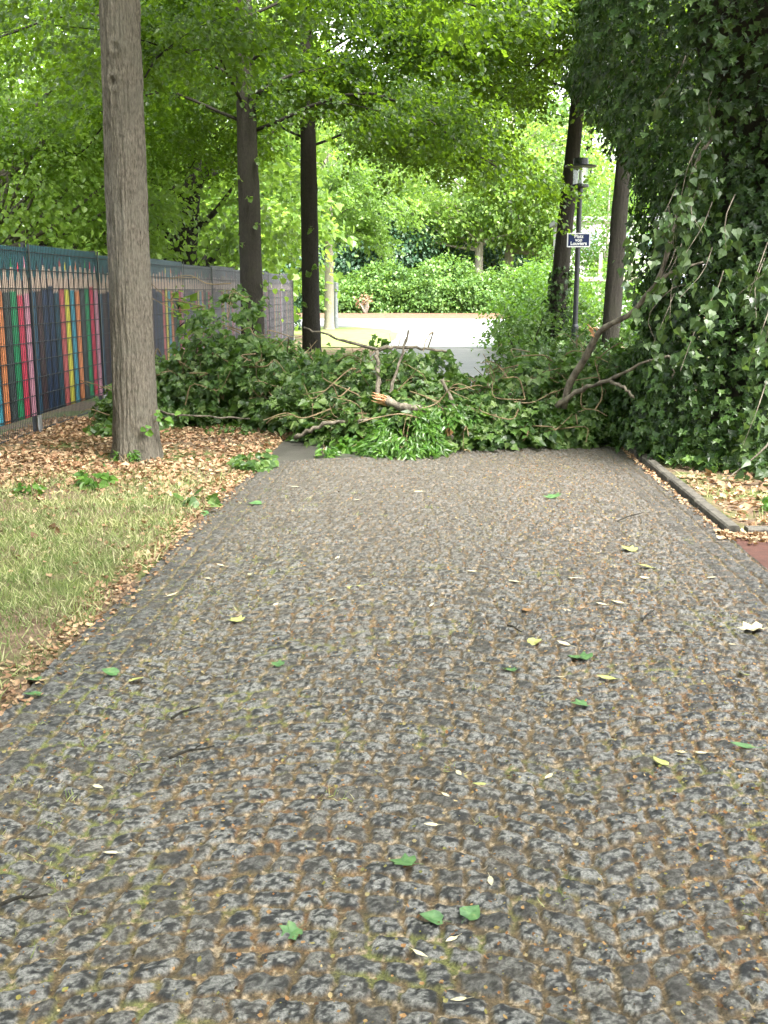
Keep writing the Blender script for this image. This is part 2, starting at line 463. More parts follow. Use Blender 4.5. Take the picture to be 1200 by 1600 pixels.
def sheet(name, poly, z, mat, sub=None):
    b = MB(); P = np.array([(x, y, z) for x, y in poly], float)
    b.add(P, [np.arange(len(P))[None]])
    return tag(b.build(name, mat), kind='structure')

M['wet'] = simple('wet_dark_asphalt', [(0.35, (0.035, 0.033, 0.03)), (0.7, (0.075, 0.07, 0.062))], 2.0, 0.45, 0.3, 160)
sheet('road', [(-1.67, yend(-1.67) + .005), (1.96, yend(1.96) + .005), (1.96, 31), (-1.67, 31)], -0.008, M['wet'])

def plazamat():
    # asphalt drying after rain: dark wet films between pale dry patches
    m, nt, out = newmat('drying_asphalt')
    g = N(nt, 'NewGeometry')
    n1 = noise(nt, posn(nt, (.05, .2, 1)), 1.0, 4, .6); n2 = noise(nt, posn(nt), 60, 4)
    sep = N(nt, 'SeparateXYZ'); nt.links.new(g.outputs['Position'], sep.inputs[0])
    mr = N(nt, 'MapRange'); mr.inputs[1].default_value = 29; mr.inputs[2].default_value = 48
    nt.links.new(sep.outputs['Y'], mr.inputs[0])
    ad = N(nt, 'Math', operation='ADD'); nt.links.new(mr.outputs[0], ad.inputs[0]); nt.links.new(n1, ad.inputs[1])
    dry = ramp(nt, [(0.5, (0, 0, 0)), (0.98, (1, 1, 1))], ad.outputs[0])
    st = ramp(nt, [(0.42, (.25, .25, .25)), (0.52, (1, 1, 1))], n1)
    c = mixc(nt, dry, (0.05, 0.062, 0.064), (0.3, 0.3, 0.295))
    c = mixc(nt, 1.0, c, st, 'MULTIPLY')
    c = mixc(nt, 1.0, c, ramp(nt, [(0.3, (.8, .8, .8)), (.7, (1.15, 1.15, 1.15))], n2), 'MULTIPLY')
    p = N(nt, 'BsdfPrincipled', Roughness=.3)
    nt.links.new(ramp(nt, [(0, (.18, .18, .18)), (1, (.55, .55, .55))], dry), p.inputs['Roughness'])
    nt.links.new(c, p.inputs['Base Color']); nt.links.new(p.outputs[0], out.inputs[0])
    return m
sheet('plaza', [(-1.67, 31), (1.62, 31), (2.0, 36), (4.0, 60), (7, 62.5), (60, 63), (60, 63.4), (-60, 63.4), (-60, 51), (-12, 50), (-3.6, 48.3), (-2.2, 46), (-1.55, 41.5), (-1.4, 37)], 0.004, plazamat())
sheet('lawn', [(-3.9, 31), (-1.67, 31), (-1.4, 37), (-1.55, 41.5), (-2.2, 46), (-3.6, 48.3), (-12, 50), (-60, 51), (-60, 40), (-5, 40)], 0.008,
      simple('lawn_turf', [(0.3, (0.1, 0.15, 0.03)), (0.7, (0.25, 0.29, 0.08))], 3, 0.9))
sheet('leaf_strewn_path', [(-60, 63.4), (60, 63.4), (60, 80), (-60, 80)], 0.01,
      simple('brown_leaf_cover', [(0.3, (0.07, 0.03, 0.016)), (0.55, (0.13, 0.066, 0.036)), (0.75, (0.24, 0.16, 0.1))], 2.5, 0.9, .5, 20))
sheet('red_driveway', [(1.965, -6), (9, -6), (9, 7.07), (1.965, 7.07)], -0.012, M['red'])

def kerb():
    b = MB(); rng = np.random.default_rng(5)
    def stone(p0, p1, w, z1, mi=0):
        p0 = np.array(p0, float); p1 = np.array(p1, float); t = nrm(p1 - p0); n = np.array([-t[1], t[0]])
        c = .012; prof = [(0, -.12), (0, z1 - c), (c, z1), (w - c, z1), (w, z1 - c), (w, -.12)]
        V = []
        for q in (p0, p1):
            for a, z in prof: V.append((*(q - n * a), z))
        k = len(prof)
        F = [[i, i + 1, k + i + 1, k + i] for i in range(k - 1)]
        b.add(V, [np.array(F), np.array([[0, 5, 4, 3, 2, 1]]), np.array([[6, 7, 8, 9, 10, 11]])])
    y = 7.12
    while y < 16:
        L = .95
        stone((1.985 + rng.normal(0, .004), y), (1.985 + rng.normal(0, .004), y + L - .012), .09, .04 + rng.normal(0, .004)); y += L
    x = 2.12
    while x < 8:
        stone((x, 7.2), (x + .98, 7.2), .10, .03 + rng.normal(0, .003)); x += 1.0
    tag(b.build('kerb', M['kerb']), kind='structure')
kerb()

# ------------------------------------------------------------------ growth helpers
def smoothline(P, n):
    P = np.asarray(P, float); t = np.linspace(0, 1, len(P)); tt = np.linspace(0, 1, n)
    if len(P) < 3:
        return np.stack([np.interp(tt, t, P[:, i]) for i in range(3)], 1)
    out = []
    m = np.gradient(P, t, axis=0)
    idx = np.clip(np.searchsorted(t, tt, side='right') - 1, 0, len(P) - 2)
    h = (t[idx + 1] - t[idx])[:, None]; s = ((tt - t[idx]) / (t[idx + 1] - t[idx]))[:, None]
    return (2 * s**3 - 3 * s**2 + 1) * P[idx] + (s**3 - 2 * s**2 + s) * h * m[idx] + (-2 * s**3 + 3 * s**2) * P[idx + 1] + (s**3 - s**2) * h * m[idx + 1]

def trunk_mesh(b, P, R, k=64, n=220, rough=.012, knots=(), seed=0, flare=.35):
    P = smoothline(P, n); L = np.concatenate([[0], np.cumsum(np.linalg.norm(np.diff(P, axis=0), axis=1))])
    R = np.interp(np.linspace(0, 1, n), np.linspace(0, 1, len(R)), R)
    a = np.arange(k) / k * 2 * PI
    fl = flare * np.exp(-L / .22)[:, None] * (1 + .5 * np.cos(3 * a + seed)[None] + .3 * np.cos(5 * a + 2 * seed)[None])
    RR = R[:, None] * (1 + fl)
    ca, sa = np.cos(a)[None] * 3, np.sin(a)[None] * 3
    lz = L[:, None]
    ridge = vn3(ca * 7 + 0 * lz, sa * 7 + 0 * lz, lz * 5 + 0 * ca, seed) - .5
    big = vn3(ca * .6 + 0 * lz, sa * .6 + 0 * lz, lz * 1.3 + 0 * ca, seed + 9) - .5
    RR = RR + rough * ridge + R[:, None] * .12 * big
    for (kz, ka, ks, kh) in knots:
        da = np.angle(np.exp(1j * (a[None] - ka))) * R[:, None]
        rr = np.sqrt(da**2 + (lz - kz)**2) / ks
        RR = RR + kh * (np.exp(-((rr - 1) / .35) ** 2) - .7 * np.exp(-(rr / .6) ** 2))
    V = np.stack([P[:, 0:1] + RR * np.cos(a), P[:, 1:2] + RR * np.sin(a), np.repeat(P[:, 2:3], k, 1)], -1)
    i = np.arange(n - 1)[:, None] * k; j = np.arange(k)[None]; j2 = (j + 1) % k
    b.add(V, [np.stack([i + j, i + j2, i + k + j2, i + k + j], -1).reshape(-1, 4)])
    return P, R

def spray_leaves(rng, A, D, n, L, droop=.35, spread=.3):
    """leaves along short twigs: anchor A, direction D (both (m,3)); returns pos, dir, normal"""
    m = len(A); D = nrm(D)
    t = rng.random((m, n)); side = np.where(rng.random((m, n)) < .5, -1, 1) * (rng.random((m, n)) ** .7)
    S = nrm(np.cross(D, np.array([0, 0, 1.0])))
    LL = L * (.7 + .6 * rng.random((m, 1)))
    pos = A[:, None] + D[:, None] * (t * LL)[..., None] + S[:, None] * (side * spread * LL * (1.1 - .5 * t))[..., None]
    pos[..., 2] -= droop * LL * (t ** 2 + .5 * side ** 2) + rng.normal(0, .03, (m, n))
    d = D[:, None] * .6 + S[:, None] * (side * .9)[..., None] + rng.normal(0, .35, (m, n, 3))
    d[..., 2] -= .55
    nr = rng.normal(0, .45, (m, n, 3)); nr[..., 2] += 1.0
    return pos.reshape(-1, 3), d.reshape(-1, 3), nr.reshape(-1, 3)

def linden(name, label, base, lean, H, r, z0, rad, seed, lmat, bmat, nspray=1000, knots=(), k=64, rough=.012, zr=0.9, lsize=.072, group='lindens lining the path', cx=0.0, cy=0.0, extra=None, flare=.35, top=.2):
    rng = np.random.default_rng(seed)
    t = thing(name, label, 'tree', base, group)
    B = np.array(base, float)
    tp = B + np.array([lean[0], lean[1], H])
    P0 = [B + (0, 0, -.12), B + (lean[0] * .2, lean[1] * .2, H * .22), B + (lean[0] * .45, lean[1] * .45, H * .45), tp]
    tb = MB(); P, R = trunk_mesh(tb, P0, [r * 1.06, r * .95, r * .82, r * .12], k=k, knots=knots, seed=seed, rough=rough, flare=flare)
    tb.build('trunk', bmat, t, B, smooth=True)
    bb = MB(); A = []; D = []
    nl = 26
    for i in range(nl):
        f = (i + .5) / nl
        hz = z0 * 1.02 + (H * .93 - z0 * 1.02) * f ** 1.2
        c = np.array([np.interp(hz, P[:, 2] - B[2], P[:, q]) for q in range(3)])
        az = i * 2.39996 + rng.normal(0, .25)
        prof = math.sin(PI * (0.28 + .68 * f)) ** .8
        L = rad * prof * (.8 + .35 * rng.random())
        o = np.array([math.cos(az), math.sin(az), 0]) + np.array([cx, cy, 0]) * .35
        up = .22 + .55 * f
        e = c + o * L + (0, 0, L * (up - .42 * zr * (1 - f)))
        mid = c + o * L * .5 + (0, 0, L * up * .5 + .12)
        q = smoothline([c, mid, e], 9) + rng.normal(0, .03, (9, 3)) * np.linspace(0, 1, 9)[:, None]
        r0 = r * .17 * (1 - .5 * f)
        bb.tube(q, np.linspace(r0, .012, 9), 6)
        for s in range(6):
            u = .25 + .75 * (s + rng.random()) / 6.5
            p0 = np.array([np.interp(u, np.linspace(0, 1, 9), q[:, w]) for w in range(3)])
            a2 = az + (1 if s % 2 else -1) * (.5 + .6 * rng.random())
            l2 = L * (.5 - .2 * u) * (.7 + .6 * rng.random())
            o2 = np.array([math.cos(a2), math.sin(a2), 0])
            p1 = p0 + o2 * l2 + (0, 0, l2 * (.12 - .4 * rng.random() * (1 - f)))
            qq = smoothline([p0, (p0 + p1) / 2 + (0, 0, .06), p1], 6)
            bb.tube(qq, np.linspace(r0 * .35, .005, 6), 4)
            for w in np.linspace(.15, 1, 5):
                pt = p0 + (p1 - p0) * w + rng.normal(0, .12, 3)
                A.append(pt); D.append(o2 + rng.normal(0, .5, 3) * (1, 1, .25) + (0, 0, -.12))
    bb.build('branches', M['bark_dark'], t, B, smooth=True)
    A = np.array(A); D = np.array(D)
    low = A[:, 2] - B[2] < z0 + 3.2
    lb = MB()
    Al, Dl = A[low], D[low]
    reps = max(1, int(round(nspray / max(1, len(Al)))))
    Al = np.repeat(Al, reps, 0) + rng.normal(0, .22, (len(Al) * reps, 3)); Dl = np.repeat(Dl, reps, 0) + rng.normal(0, .5, (len(Dl) * reps, 3)) * (1, 1, .3)
    p, d, nr = spray_leaves(rng, Al, Dl, 28, .62)
    lb.leaves(HEART, p, d, nr, lsize * (.65 + .6 * rng.random(len(p))))
    Ah, Dh = A[~low], D[~low]
    sel = rng.random(len(Ah)) < top * 2
    if sel.any():
        p, d, nr = spray_leaves(rng, Ah[sel], Dh[sel], 26, 1.1)
        lb.leaves(PLAIN, p, d, nr, .17 * (.7 + .5 * rng.random(len(p))))
    if extra is not None:
        for (ea, ed, en, el) in extra:
            p, d, nr = spray_leaves(rng, np.array(ea, float), np.array(ed, float), en, el, droop=.5)
            lb.leaves(HEART, p, d, nr, lsize * 1.1 * (.65 + .6 * rng.random(len(p))))
    lb.build('crown', lmat, t, B)
    return t, P, R, rng

def shoots(t, P, R, rng, zs, base, mat, size=.075, n=5):
    """little leafy shoots straight out of a trunk"""
    for z, az in zs:
        b = MB(); pos = []; dd = []; nn = []
        c = np.array([np.interp(z, P[:, 2], P[:, q]) for q in range(3)]); r = np.interp(z, P[:, 2], R)
        o = np.array([math.cos(az), math.sin(az), 0])
        s0 = c + o * r * .95; s1 = c + o * (r + .14) + (0, 0, .05)
        b.tube([s0, (s0 + s1) / 2 + (0, 0, .02), s1], [.004, .003, .002], 4, mi=1)
        for _ in range(n):
            pos.append(s0 + (s1 - s0) * rng.uniform(.4, 1.05) + rng.normal(0, .025, 3)); dd.append(o + rng.normal(0, .5, 3) + (0, 0, -.5)); nn.append(rng.normal(0, .5, 3) + (0, -.6, .6))
        b.leaves(HEART, np.array(pos), np.array(dd), np.array(nn), size * (.7 + .5 * rng.random(len(pos))))
        b.build('side_shoot', [mat, M['twig']], t, base)

# ---- lindens
t, P, R, rng = linden('linden_tree', 'thick grey trunk nearest the camera, standing in dry leaves beside the fence', (-2.92, 10.05, 0), (.12, .1, 0), 11.5, .195, 4.9, 3.9, 11, M['linden'], M['bark_grey'],
    nspray=1400, knots=[(3.55, -1.75, .06, .018), (3.85, -1.6, .05, .016), (.5, -1.0, .07, .01), (1.0, -1.9, .035, .006), (2.75, -1.4, .04, .007)], k=160, rough=.028, zr=1.0)
shoots(t, P, R, rng, [(.42, -.5), (.36, -.2), (.3, -1.0)], (-2.92, 10.05, 0), M['sprig'], .07, 4)
t, P, R, rng = linden('linden_tree', 'dark straight trunk with little side shoots, second linden along the fence', (-3.02, 17.4, 0), (-.05, .1, 0), 11.5, .185, 3.9, 4.2, 12, M['linden'], M['bark_dark'], nspray=2200, k=72)
shoots(t, P, R, rng, [(1.2, -1.2), (1.7, -.5), (2.3, -1.9), (2.6, -1.0), (.95, -1.7), (1.5, -2.4), (3.0, -1.3), (3.3, -2.0), (3.6, -.8)], (-3.02, 17.4, 0), M['linden_b'], .085, 5)
t, P, R, rng = linden('linden_tree', 'dark slimmer trunk, third linden along the fence, fallen leaves heaped in front', (-2.62, 22.2, 0), (-.05, .1, 0), 11.5, .185, 4.3, 4.2, 13, M['linden'], M['bark_dark'], nspray=2200, k=64)
shoots(t, P, R, rng, [(1.9, -1.5), (2.05, -1.2), (1.3, -1.9), (2.8, -1.4)], (-2.62, 22.2, 0), M['linden_b'], .1, 7)
t, P, R, rng = linden('linden_tree', 'pale slender trunk on the bright lawn past the fence end', (-4.6, 45.4, 0), (.1, 0, 0), 9.5, .2, 3.6, 3.0, 14, M['linden_b'], M['bark_pale'], nspray=800, k=40, lsize=.12)
t, P, R, rng = linden('linden_tree', 'dark leaning trunk with ivy round its foot, standing behind the lamp post', (2.47, 23.0, 0), (.75, .1, 0), 11.5, .18, 5.3, 3.8, 15, M['linden'], M['bark_dark'], nspray=2500, k=64)
t2, P2, R2, rng2 = linden('linden_tree', 'brown trunk between the lamp post and the ivy covered tree', (3.02, 19.0, 0), (.35, 0, 0), 10.5, .15, 5.0, 3.4, 16, M['linden'], M['bark_dark'], nspray=1000, k=64)

# ivy round the foot of the leaning tree
def ivy_sleeve(t, P, R, z0, z1, n, seed, base, size=.085, thick=.14):
    rng = np.random.default_rng(seed)
    z = z0 + (z1 - z0) * rng.random(n) ** 1.5; a = rng.random(n) * 2 * PI
    c = np.stack([np.interp(z, P[:, 2], P[:, q]) for q in range(2)], 1); r = np.interp(z, P[:, 2], R) + thick * rng.random(n) * (1.4 - (z - z0) / (z1 - z0))
    o = np.stack([np.cos(a), np.sin(a), 0 * a], 1)
    pos = np.concatenate([c, z[:, None]], 1) + o * r[:, None]
    d = rng.normal(0, .5, (n, 3)) + (0, 0, -.9) + o * .4
    b = MB(); b.leaves(IVY, pos, d, o + rng.normal(0, .35, (n, 3)) + (0, 0, .3), size * (.6 + .7 * rng.random(n)))
    b.build('ivy', M['ivy'], t, base)
ivy_sleeve(t, P, R, .1, 2.1, 900, 3, (2.47, 23.0, 0))

# unseen lindens added to shade the path, level with and behind the photographer
linden('linden_tree', 'unseen linden added for shade on the fence side, level with the photographer', (-3.1, 2.2, 0), (0, 0, 0), 11.5, .19, 5.2, 5.2, 21, M['linden'], M['bark_grey'], nspray=700, k=40, top=.5)
linden('linden_tree', 'unseen linden added for shade on the driveway side, level with the photographer', (5.8, -1.5, 0), (0, 0, 0), 11.5, .19, 5.0, 5.2, 22, M['linden'], M['bark_grey'], nspray=700, k=40, top=.5)
linden('linden_tree', 'unseen linden added for shade on the fence side, behind the photographer', (-3.1, -5.0, 0), (0, 0, 0), 11.5, .19, 4.2, 5.2, 23, M['linden'], M['bark_grey'], nspray=600, k=40, top=.5)
linden('linden_tree', 'unseen linden added for shade on the driveway side, behind the photographer', (4.3, -6.0, 0), (0, 0, 0), 11.5, .19, 4.2, 5.2, 24, M['linden'], M['bark_grey'], nspray=600, k=40, top=.5)

# ------------------------------------------------------------------ clumpy crowns for trees and shrubs
def clumps(rng, ells, nclump, nleaf, crad, shell=.55, zmin=.1):
    """leaf positions gathered in flattened clumps that hug the outside of ellipsoids"""
    vols = np.array([e[3] * e[4] * e[5] for e in ells]) ** .67
    which = rng.choice(len(ells), nclump, p=vols / vols.sum())
    E = np.array(ells)[which]
    u = nrm(rng.normal(0, 1, (nclump, 3)))
    rr = shell + (1.05 - shell) * rng.random((nclump, 1)) ** .6
    C = E[:, :3] + u * rr * E[:, 3:6]
    L = rng.normal(0, 1, (nclump, nleaf, 3)) * np.array([1, 1, .5]) * crad * (.6 + .6 * rng.random((nclump, 1, 1)))
    L[..., 2] -= .25 * (L[..., 0] ** 2 + L[..., 1] ** 2) / crad
    pos = (C[:, None] + L).reshape(-1, 3)
    o = np.repeat(u, nleaf, 0)
    n = len(pos)
    d = o * .5 + rng.normal(0, .55, (n, 3)) + (0, 0, -.45)
    nr = o * .55 + rng.normal(0, .45, (n, 3)) + (0, 0, .8)
    keep = pos[:, 2] > zmin
    return pos[keep], d[keep], nr[keep], C

def bgtree(name, label, base, r, H, ells, nclump, nleaf, crad, lsize, lmat, bmat, seed, lean=(0, 0), group='trees beyond the plaza', shell=.55, limbs=10, fork=None, tmpl=PLAIN, cat='tree'):
    rng = np.random.default_rng(seed); B = np.array(base, float)
    t = thing(name, label, cat, base, group)
    tb = MB(); tp = B + (lean[0], lean[1], H)
    P, R = trunk_mesh(tb, [B + (0, 0, -.1), B + (lean[0] * .3, lean[1] * .3, H * .35), tp], [r * 1.05, r * .85, r * .3], k=28, n=60, seed=seed, rough=.02)
    if fork is not None:
        for f in fork: tb.tube(smoothline(f[0], 10), np.linspace(f[1], f[2], 10), 10)
    tb.build('trunk', bmat, t, B, smooth=True)
    E = [(B[0] + e[0], B[1] + e[1], B[2] + e[2], *e[3:]) for e in ells]
    pos, d, nr, C = clumps(rng, E, nclump, nleaf, crad, shell)
    bb = MB()
    for c in C[rng.choice(len(C), min(limbs * 3, len(C)), replace=False)]:
        z = min(max(B[2] + H * .3, c[2] - 1.2 - rng.random()), B[2] + H)
        s = np.array([np.interp(z, P[:, 2], P[:, q]) for q in range(3)])
        bb.tube(smoothline([s, (s + c) / 2 + (0, 0, -.15), c], 7), np.linspace(r * .3, .02, 7), 5)
    if bb.n: bb.build('branches', bmat, t, B, smooth=True)
    b = MB(); b.leaves(tmpl, pos, d, nr, lsize * (.6 + .8 * rng.random(len(pos))))
    b.build('crown', lmat, t, B)
    return t

def shrub(name, label, base, ells, nclump, nleaf, crad, lsize, lmat, seed, group=None, shell=.6, tmpl=PLAIN):
    rng = np.random.default_rng(seed); B = np.array(base, float)
    t = thing(name, label, 'shrub', base, group)
    E = [(B[0] + e[0], B[1] + e[1], B[2] + e[2], *e[3:]) for e in ells]
    pos, d, nr, C = clumps(rng, E, nclump, nleaf, crad, shell, .02)
    sb = MB()
    for c in C[rng.choice(len(C), min(22, len(C)), replace=False)]:
        s = B + (rng.normal(0, .15) + .5 * (c[0] - B[0]), rng.normal(0, .1) + .5 * (c[1] - B[1]), -.02)
        sb.tube(smoothline([s, (s + c) / 2 + rng.normal(0, .08, 3), c], 6), np.linspace(.03, .008, 6), 5)
    sb.build('stems', M['bark_dark'], t, B)
    b = MB(); b.leaves(tmpl, pos, d, nr, lsize * (.6 + .8 * rng.random(len(pos))))
    b.build('foliage', lmat, t, B)
    return t

# beyond the plaza
bgtree('maple_tree', 'bright green maple with a straight pale trunk above the hedge', (3.3, 88, 0), .38, 16, [(-1, 0, 10.5, 6.5, 5, 4.4), (-4, -1, 7.4, 3.5, 3.5, 1.7), (3, 0, 8.8, 4, 4, 3)], 300, 42, .8, .34, M['maple'], M['bark_pale'], 31)
bgtree('maple_tree', 'yellow green maple with a mossy trunk right of the straight pale trunk', (5.9, 91, 0), .42, 16, [(3, -1, 10, 6, 5, 5), (5, -3, 6, 3.5, 4, 2.5)], 260, 42, .8, .34, M['maple'], M['bark_pale'], 32)
bgtree('maple_tree', 'light green maple rising behind the third fence linden', (-9, 88, 0), .4, 16, [(2, 3, 9, 6, 5, 4.8), (-3, 2, 7.5, 5, 5, 4)], 280, 42, .8, .34, M['maple'], M['bark_pale'], 33)
bgtree('evergreen_tree', 'dark blue green evergreen behind the left end of the hedge', (-4.6, 86, 0), .3, 8, [(0, 0, 4.4, 4.2, 3, 4.6)], 230, 40, .7, .3, M['holly'], M['bark_dark'], 34)
bgtree('evergreen_tree', 'dark evergreen directly behind the middle of the hedge', (-.4, 93, 0), .3, 8, [(0, 0, 4.6, 3.6, 3, 4.0)], 200, 40, .7, .3, M['holly'], M['bark_dark'], 35)
bgtree('evergreen_tree', 'dark evergreen seen between the two pale maple trunks', (4.9, 98, 0), .3, 8, [(0, 0, 4.2, 4, 3, 4)], 200, 40, .7, .3, M['holly'], M['bark_dark'], 36)
bgtree('evergreen_tree', 'dark evergreen filling the gap behind the fence end', (-12, 86, 0), .3, 8, [(0, 0, 3.8, 5, 3, 4)], 200, 40, .7, .3, M['holly'], M['bark_dark'], 37)
for i, (x, y, h, s, lab) in enumerate([(-20, 96, 15, 41, 'tall dim tree at the far left of the wood'), (-8, 104, 17, 42, 'tall dim tree over the left evergreen'), (3, 106, 18, 43, 'tall dim tree over the middle of the hedge'), (14, 104, 17, 44, 'tall dim tree over the bright bushes'), (25, 98, 15, 45, 'tall dim tree behind the pale building')]):
    bgtree('woodland_tree', lab, (x, y, 0), .45, h + 4, [(0, 0, h * .68, 9, 5, h * .62), (0, -1, 4, 7, 4, 4.2)], 460, 34, 1.3, .55, M['rhodo'] if i % 2 else M['maple'], M['bark_dark'], s, group='wood behind the plaza')

rh = [(-9.2, 80.2, 3.0, 3.4), (-3.8, 80.6, 3.6, 3.3), (.6, 80.2, 4.1, 3.2), (5.2, 80.4, 3.5, 3.4)]
rl = ['rhododendron at the left end of the hedge, behind the pale slender trunk', 'rhododendron of the hedge with a withered branch at its foot', 'tallest rhododendron of the hedge with a dark hollow', 'rhododendron of the hedge below the two pale trunks']
for i, (x, y, h, w) in enumerate(rh):
    shrub('rhododendron_bush', rl[i], (x, y + 1.5, 0), [(0, 0, h * .45, w, 2.2, h * .58), (-w * .4, -.6, h * .3, w * .6, 1.6, h * .36), (w * .4, -.6, h * .3, w * .6, 1.6, h * .36)], 300, 34, .42, .24, M['rhodo'], 50 + i, 'rhododendron hedge across the plaza')

# right of the plaza, bright bushes
bl = [('leafy bush spilling over the plaza edge at the foot of the leaning tree', (2.35, 27.5, 0), [(0, 0, .5, 1.0, 1.0, .75), (.7, .6, .9, 1.0, .9, 1.0)], 120, .22, .1, 'bush'),
      ('taller bright bush left of the leaning trunk', (2.6, 31, 0), [(0, 0, 1.0, 1.1, 1.0, 1.25), (.5, 1, 1.6, .9, .9, .9)], 150, .25, .12, 'bush'),
      ('sunny yellow green bush seen between lamp post and brown trunk', (5.3, 34, 0), [(0, 0, 1.0, 1.6, 1.3, 1.3), (1.6, .4, .9, 1.3, 1, 1.1)], 170, .28, .13, 'bush'),
      ('broad green bush far behind the lamp post', (8.6, 52, 0), [(0, 0, 1.3, 3.0, 1.6, 1.7), (-3.2, 1, 1.3, 2.0, 1.4, 1.6)], 190, .35, .17, 'rhodo')]
for i, (lab, b0, el, nc, cr, ls, mt) in enumerate(bl):
    shrub('garden_bush', lab, b0, el, nc, 30, cr, ls, M[mt], 60 + i, 'bushes right of the plaza')
gl = [('low dark undergrowth bush in front of the lamp post foot', (2.6, 19.6, 0), [(0, 0, .3, .9, .9, .55)], 90), ('low dark undergrowth bush at the kerb left of the lamp post', (1.9, 17.6, 0), [(0, 0, .25, .7, 1.0, .5)], 80),
      ('low dark undergrowth bush under the brown trunk', (3.4, 16.8, 0), [(0, 0, .4, 1.0, 1.0, .65)], 100), ('low dark undergrowth bush round the foot of the leaning trunk', (1.9, 22.4, 0), [(0, 0, .45, .8, 1.2, .75), (.9, .6, .5, .8, .9, .8)], 120)]
for i, (lab, b0, el, nc) in enumerate(gl):
    shrub('undergrowth_bush', lab, b0, el, nc, 30, .18, .085, M['ivy'] if i < 3 else M['heap'], 70 + i, 'undergrowth round the lamp post', tmpl=IVY)

bgtree('birch_tree', 'sparse light leaved tree in front of the pale building', (8.6, 56, 0), .12, 7, [(0, 0, 4.6, 2.6, 2, 2.6), (-1.5, 0, 3, 1.6, 1.4, 1.4)], 210, 26, .5, .17, M['bush'], M['bark_pale'], 38)
bgtree('woodland_tree', 'broad unseen tree added to block rear light behind the photographer', (-4, -19, 0), .4, 14, [(0, 0, 6.5, 8, 4, 6.5), (8, 2, 5.5, 7, 4, 5.5)], 420, 30, 1.2, .6, M['linden'], M['bark_dark'], 46, group='unseen light blocking trees behind the photographer')  # unseen tree added to block light from behind the camera
# beyond the fence
bgtree('chestnut_tree', 'dark forked trunk leaning right above the fence, behind the nearest trunk', (-6.6, 26.5, 0), .42, 5.6, [(-1.6, -.5, 4.4, 1.6, 1.6, 1.5), (2.0, -.3, 3.6, 1.2, 1.3, 1.3), (.3, .5, 7.4, 4, 3, 2.2), (.4, 1.4, 3.4, 2.2, .8, 1.6)], 330, 34, .38, .13, M['maple'], M['bark_dark'], 81, lean=(.85, 0), group='trees behind the fence',
       fork=[([(-6.3, 26.5, 3.2), (-5.8, 26.3, 4.1), (-5.2, 26.1, 4.9)], .17, .07)], tmpl=HEART)
bgtree('maple_tree', 'grey slanting trunk at the far left behind the fence', (-10.5, 27, 0), .28, 7, [(1, -2, 5.0, 3.5, 3, 2.2), (3, -3, 3.3, 2, 2, 1.5), (1, 0, 7.8, 4, 3, 2.2)], 340, 34, .42, .15, M['maple'], M['bark_grey'], 82, lean=(-.8, 0), group='trees behind the fence', tmpl=HEART)
bgtree('maple_tree', 'bright leafy maple behind the fence at the left edge', (-8.4, 20, 0), .2, 6, [(.6, 0, 3.6, 2.2, 2.2, 1.4), (1.8, 1.4, 3.2, 1.4, 1.4, 1.2), (0, 0, 5.6, 2.4, 2.0, 1.4)], 380, 50, .33, .085, M['maple'], M['bark_grey'], 83, group='trees behind the fence', tmpl=HEART)
bgtree('maple_tree', 'bright leafy maple behind the fence between second and third linden', (-8.5, 36, 0), .25, 7, [(0, 0, 4.4, 3.4, 3, 2.6), (2.6, -1, 3.6, 2.4, 2, 2.4), (1, 0, 8, 4.5, 3, 3)], 380, 34, .45, .22, M['maple'], M['bark_grey'], 84, group='trees behind the fence', tmpl=HEART)
bgtree('maple_tree', 'pale green maple far behind the chestnut', (-16, 48, 0), .3, 10, [(0, 0, 5.5, 6, 4, 4.5), (5, 0, 5, 4, 3, 4)], 300, 32, .7, .3, M['maple'], M['bark_grey'], 85, group='trees behind the fence')
for i, (x, y, lab) in enumerate([(-6.6, 18.5, 'round light bush behind the fence next to the chestnut'), (-9.5, 24, 'round light bush behind the fence at far left'), (-7.2, 30, 'round light bush behind the fence past the second linden'), (-13, 38, 'broad light bush far behind the fence'), (-7.5, 44, 'dark bush behind the far end of the fence')]):
    shrub('garden_bush', lab, (x, y, 0), [(0, 0, 1.2, 1.5, 1.2, 1.3), (.9, .5, 1.0, 1.2, 1, 1.2)], 120, 30, .3, .15, M['maple'] if i < 4 else M['holly'], 90 + i, 'bushes behind the fence')

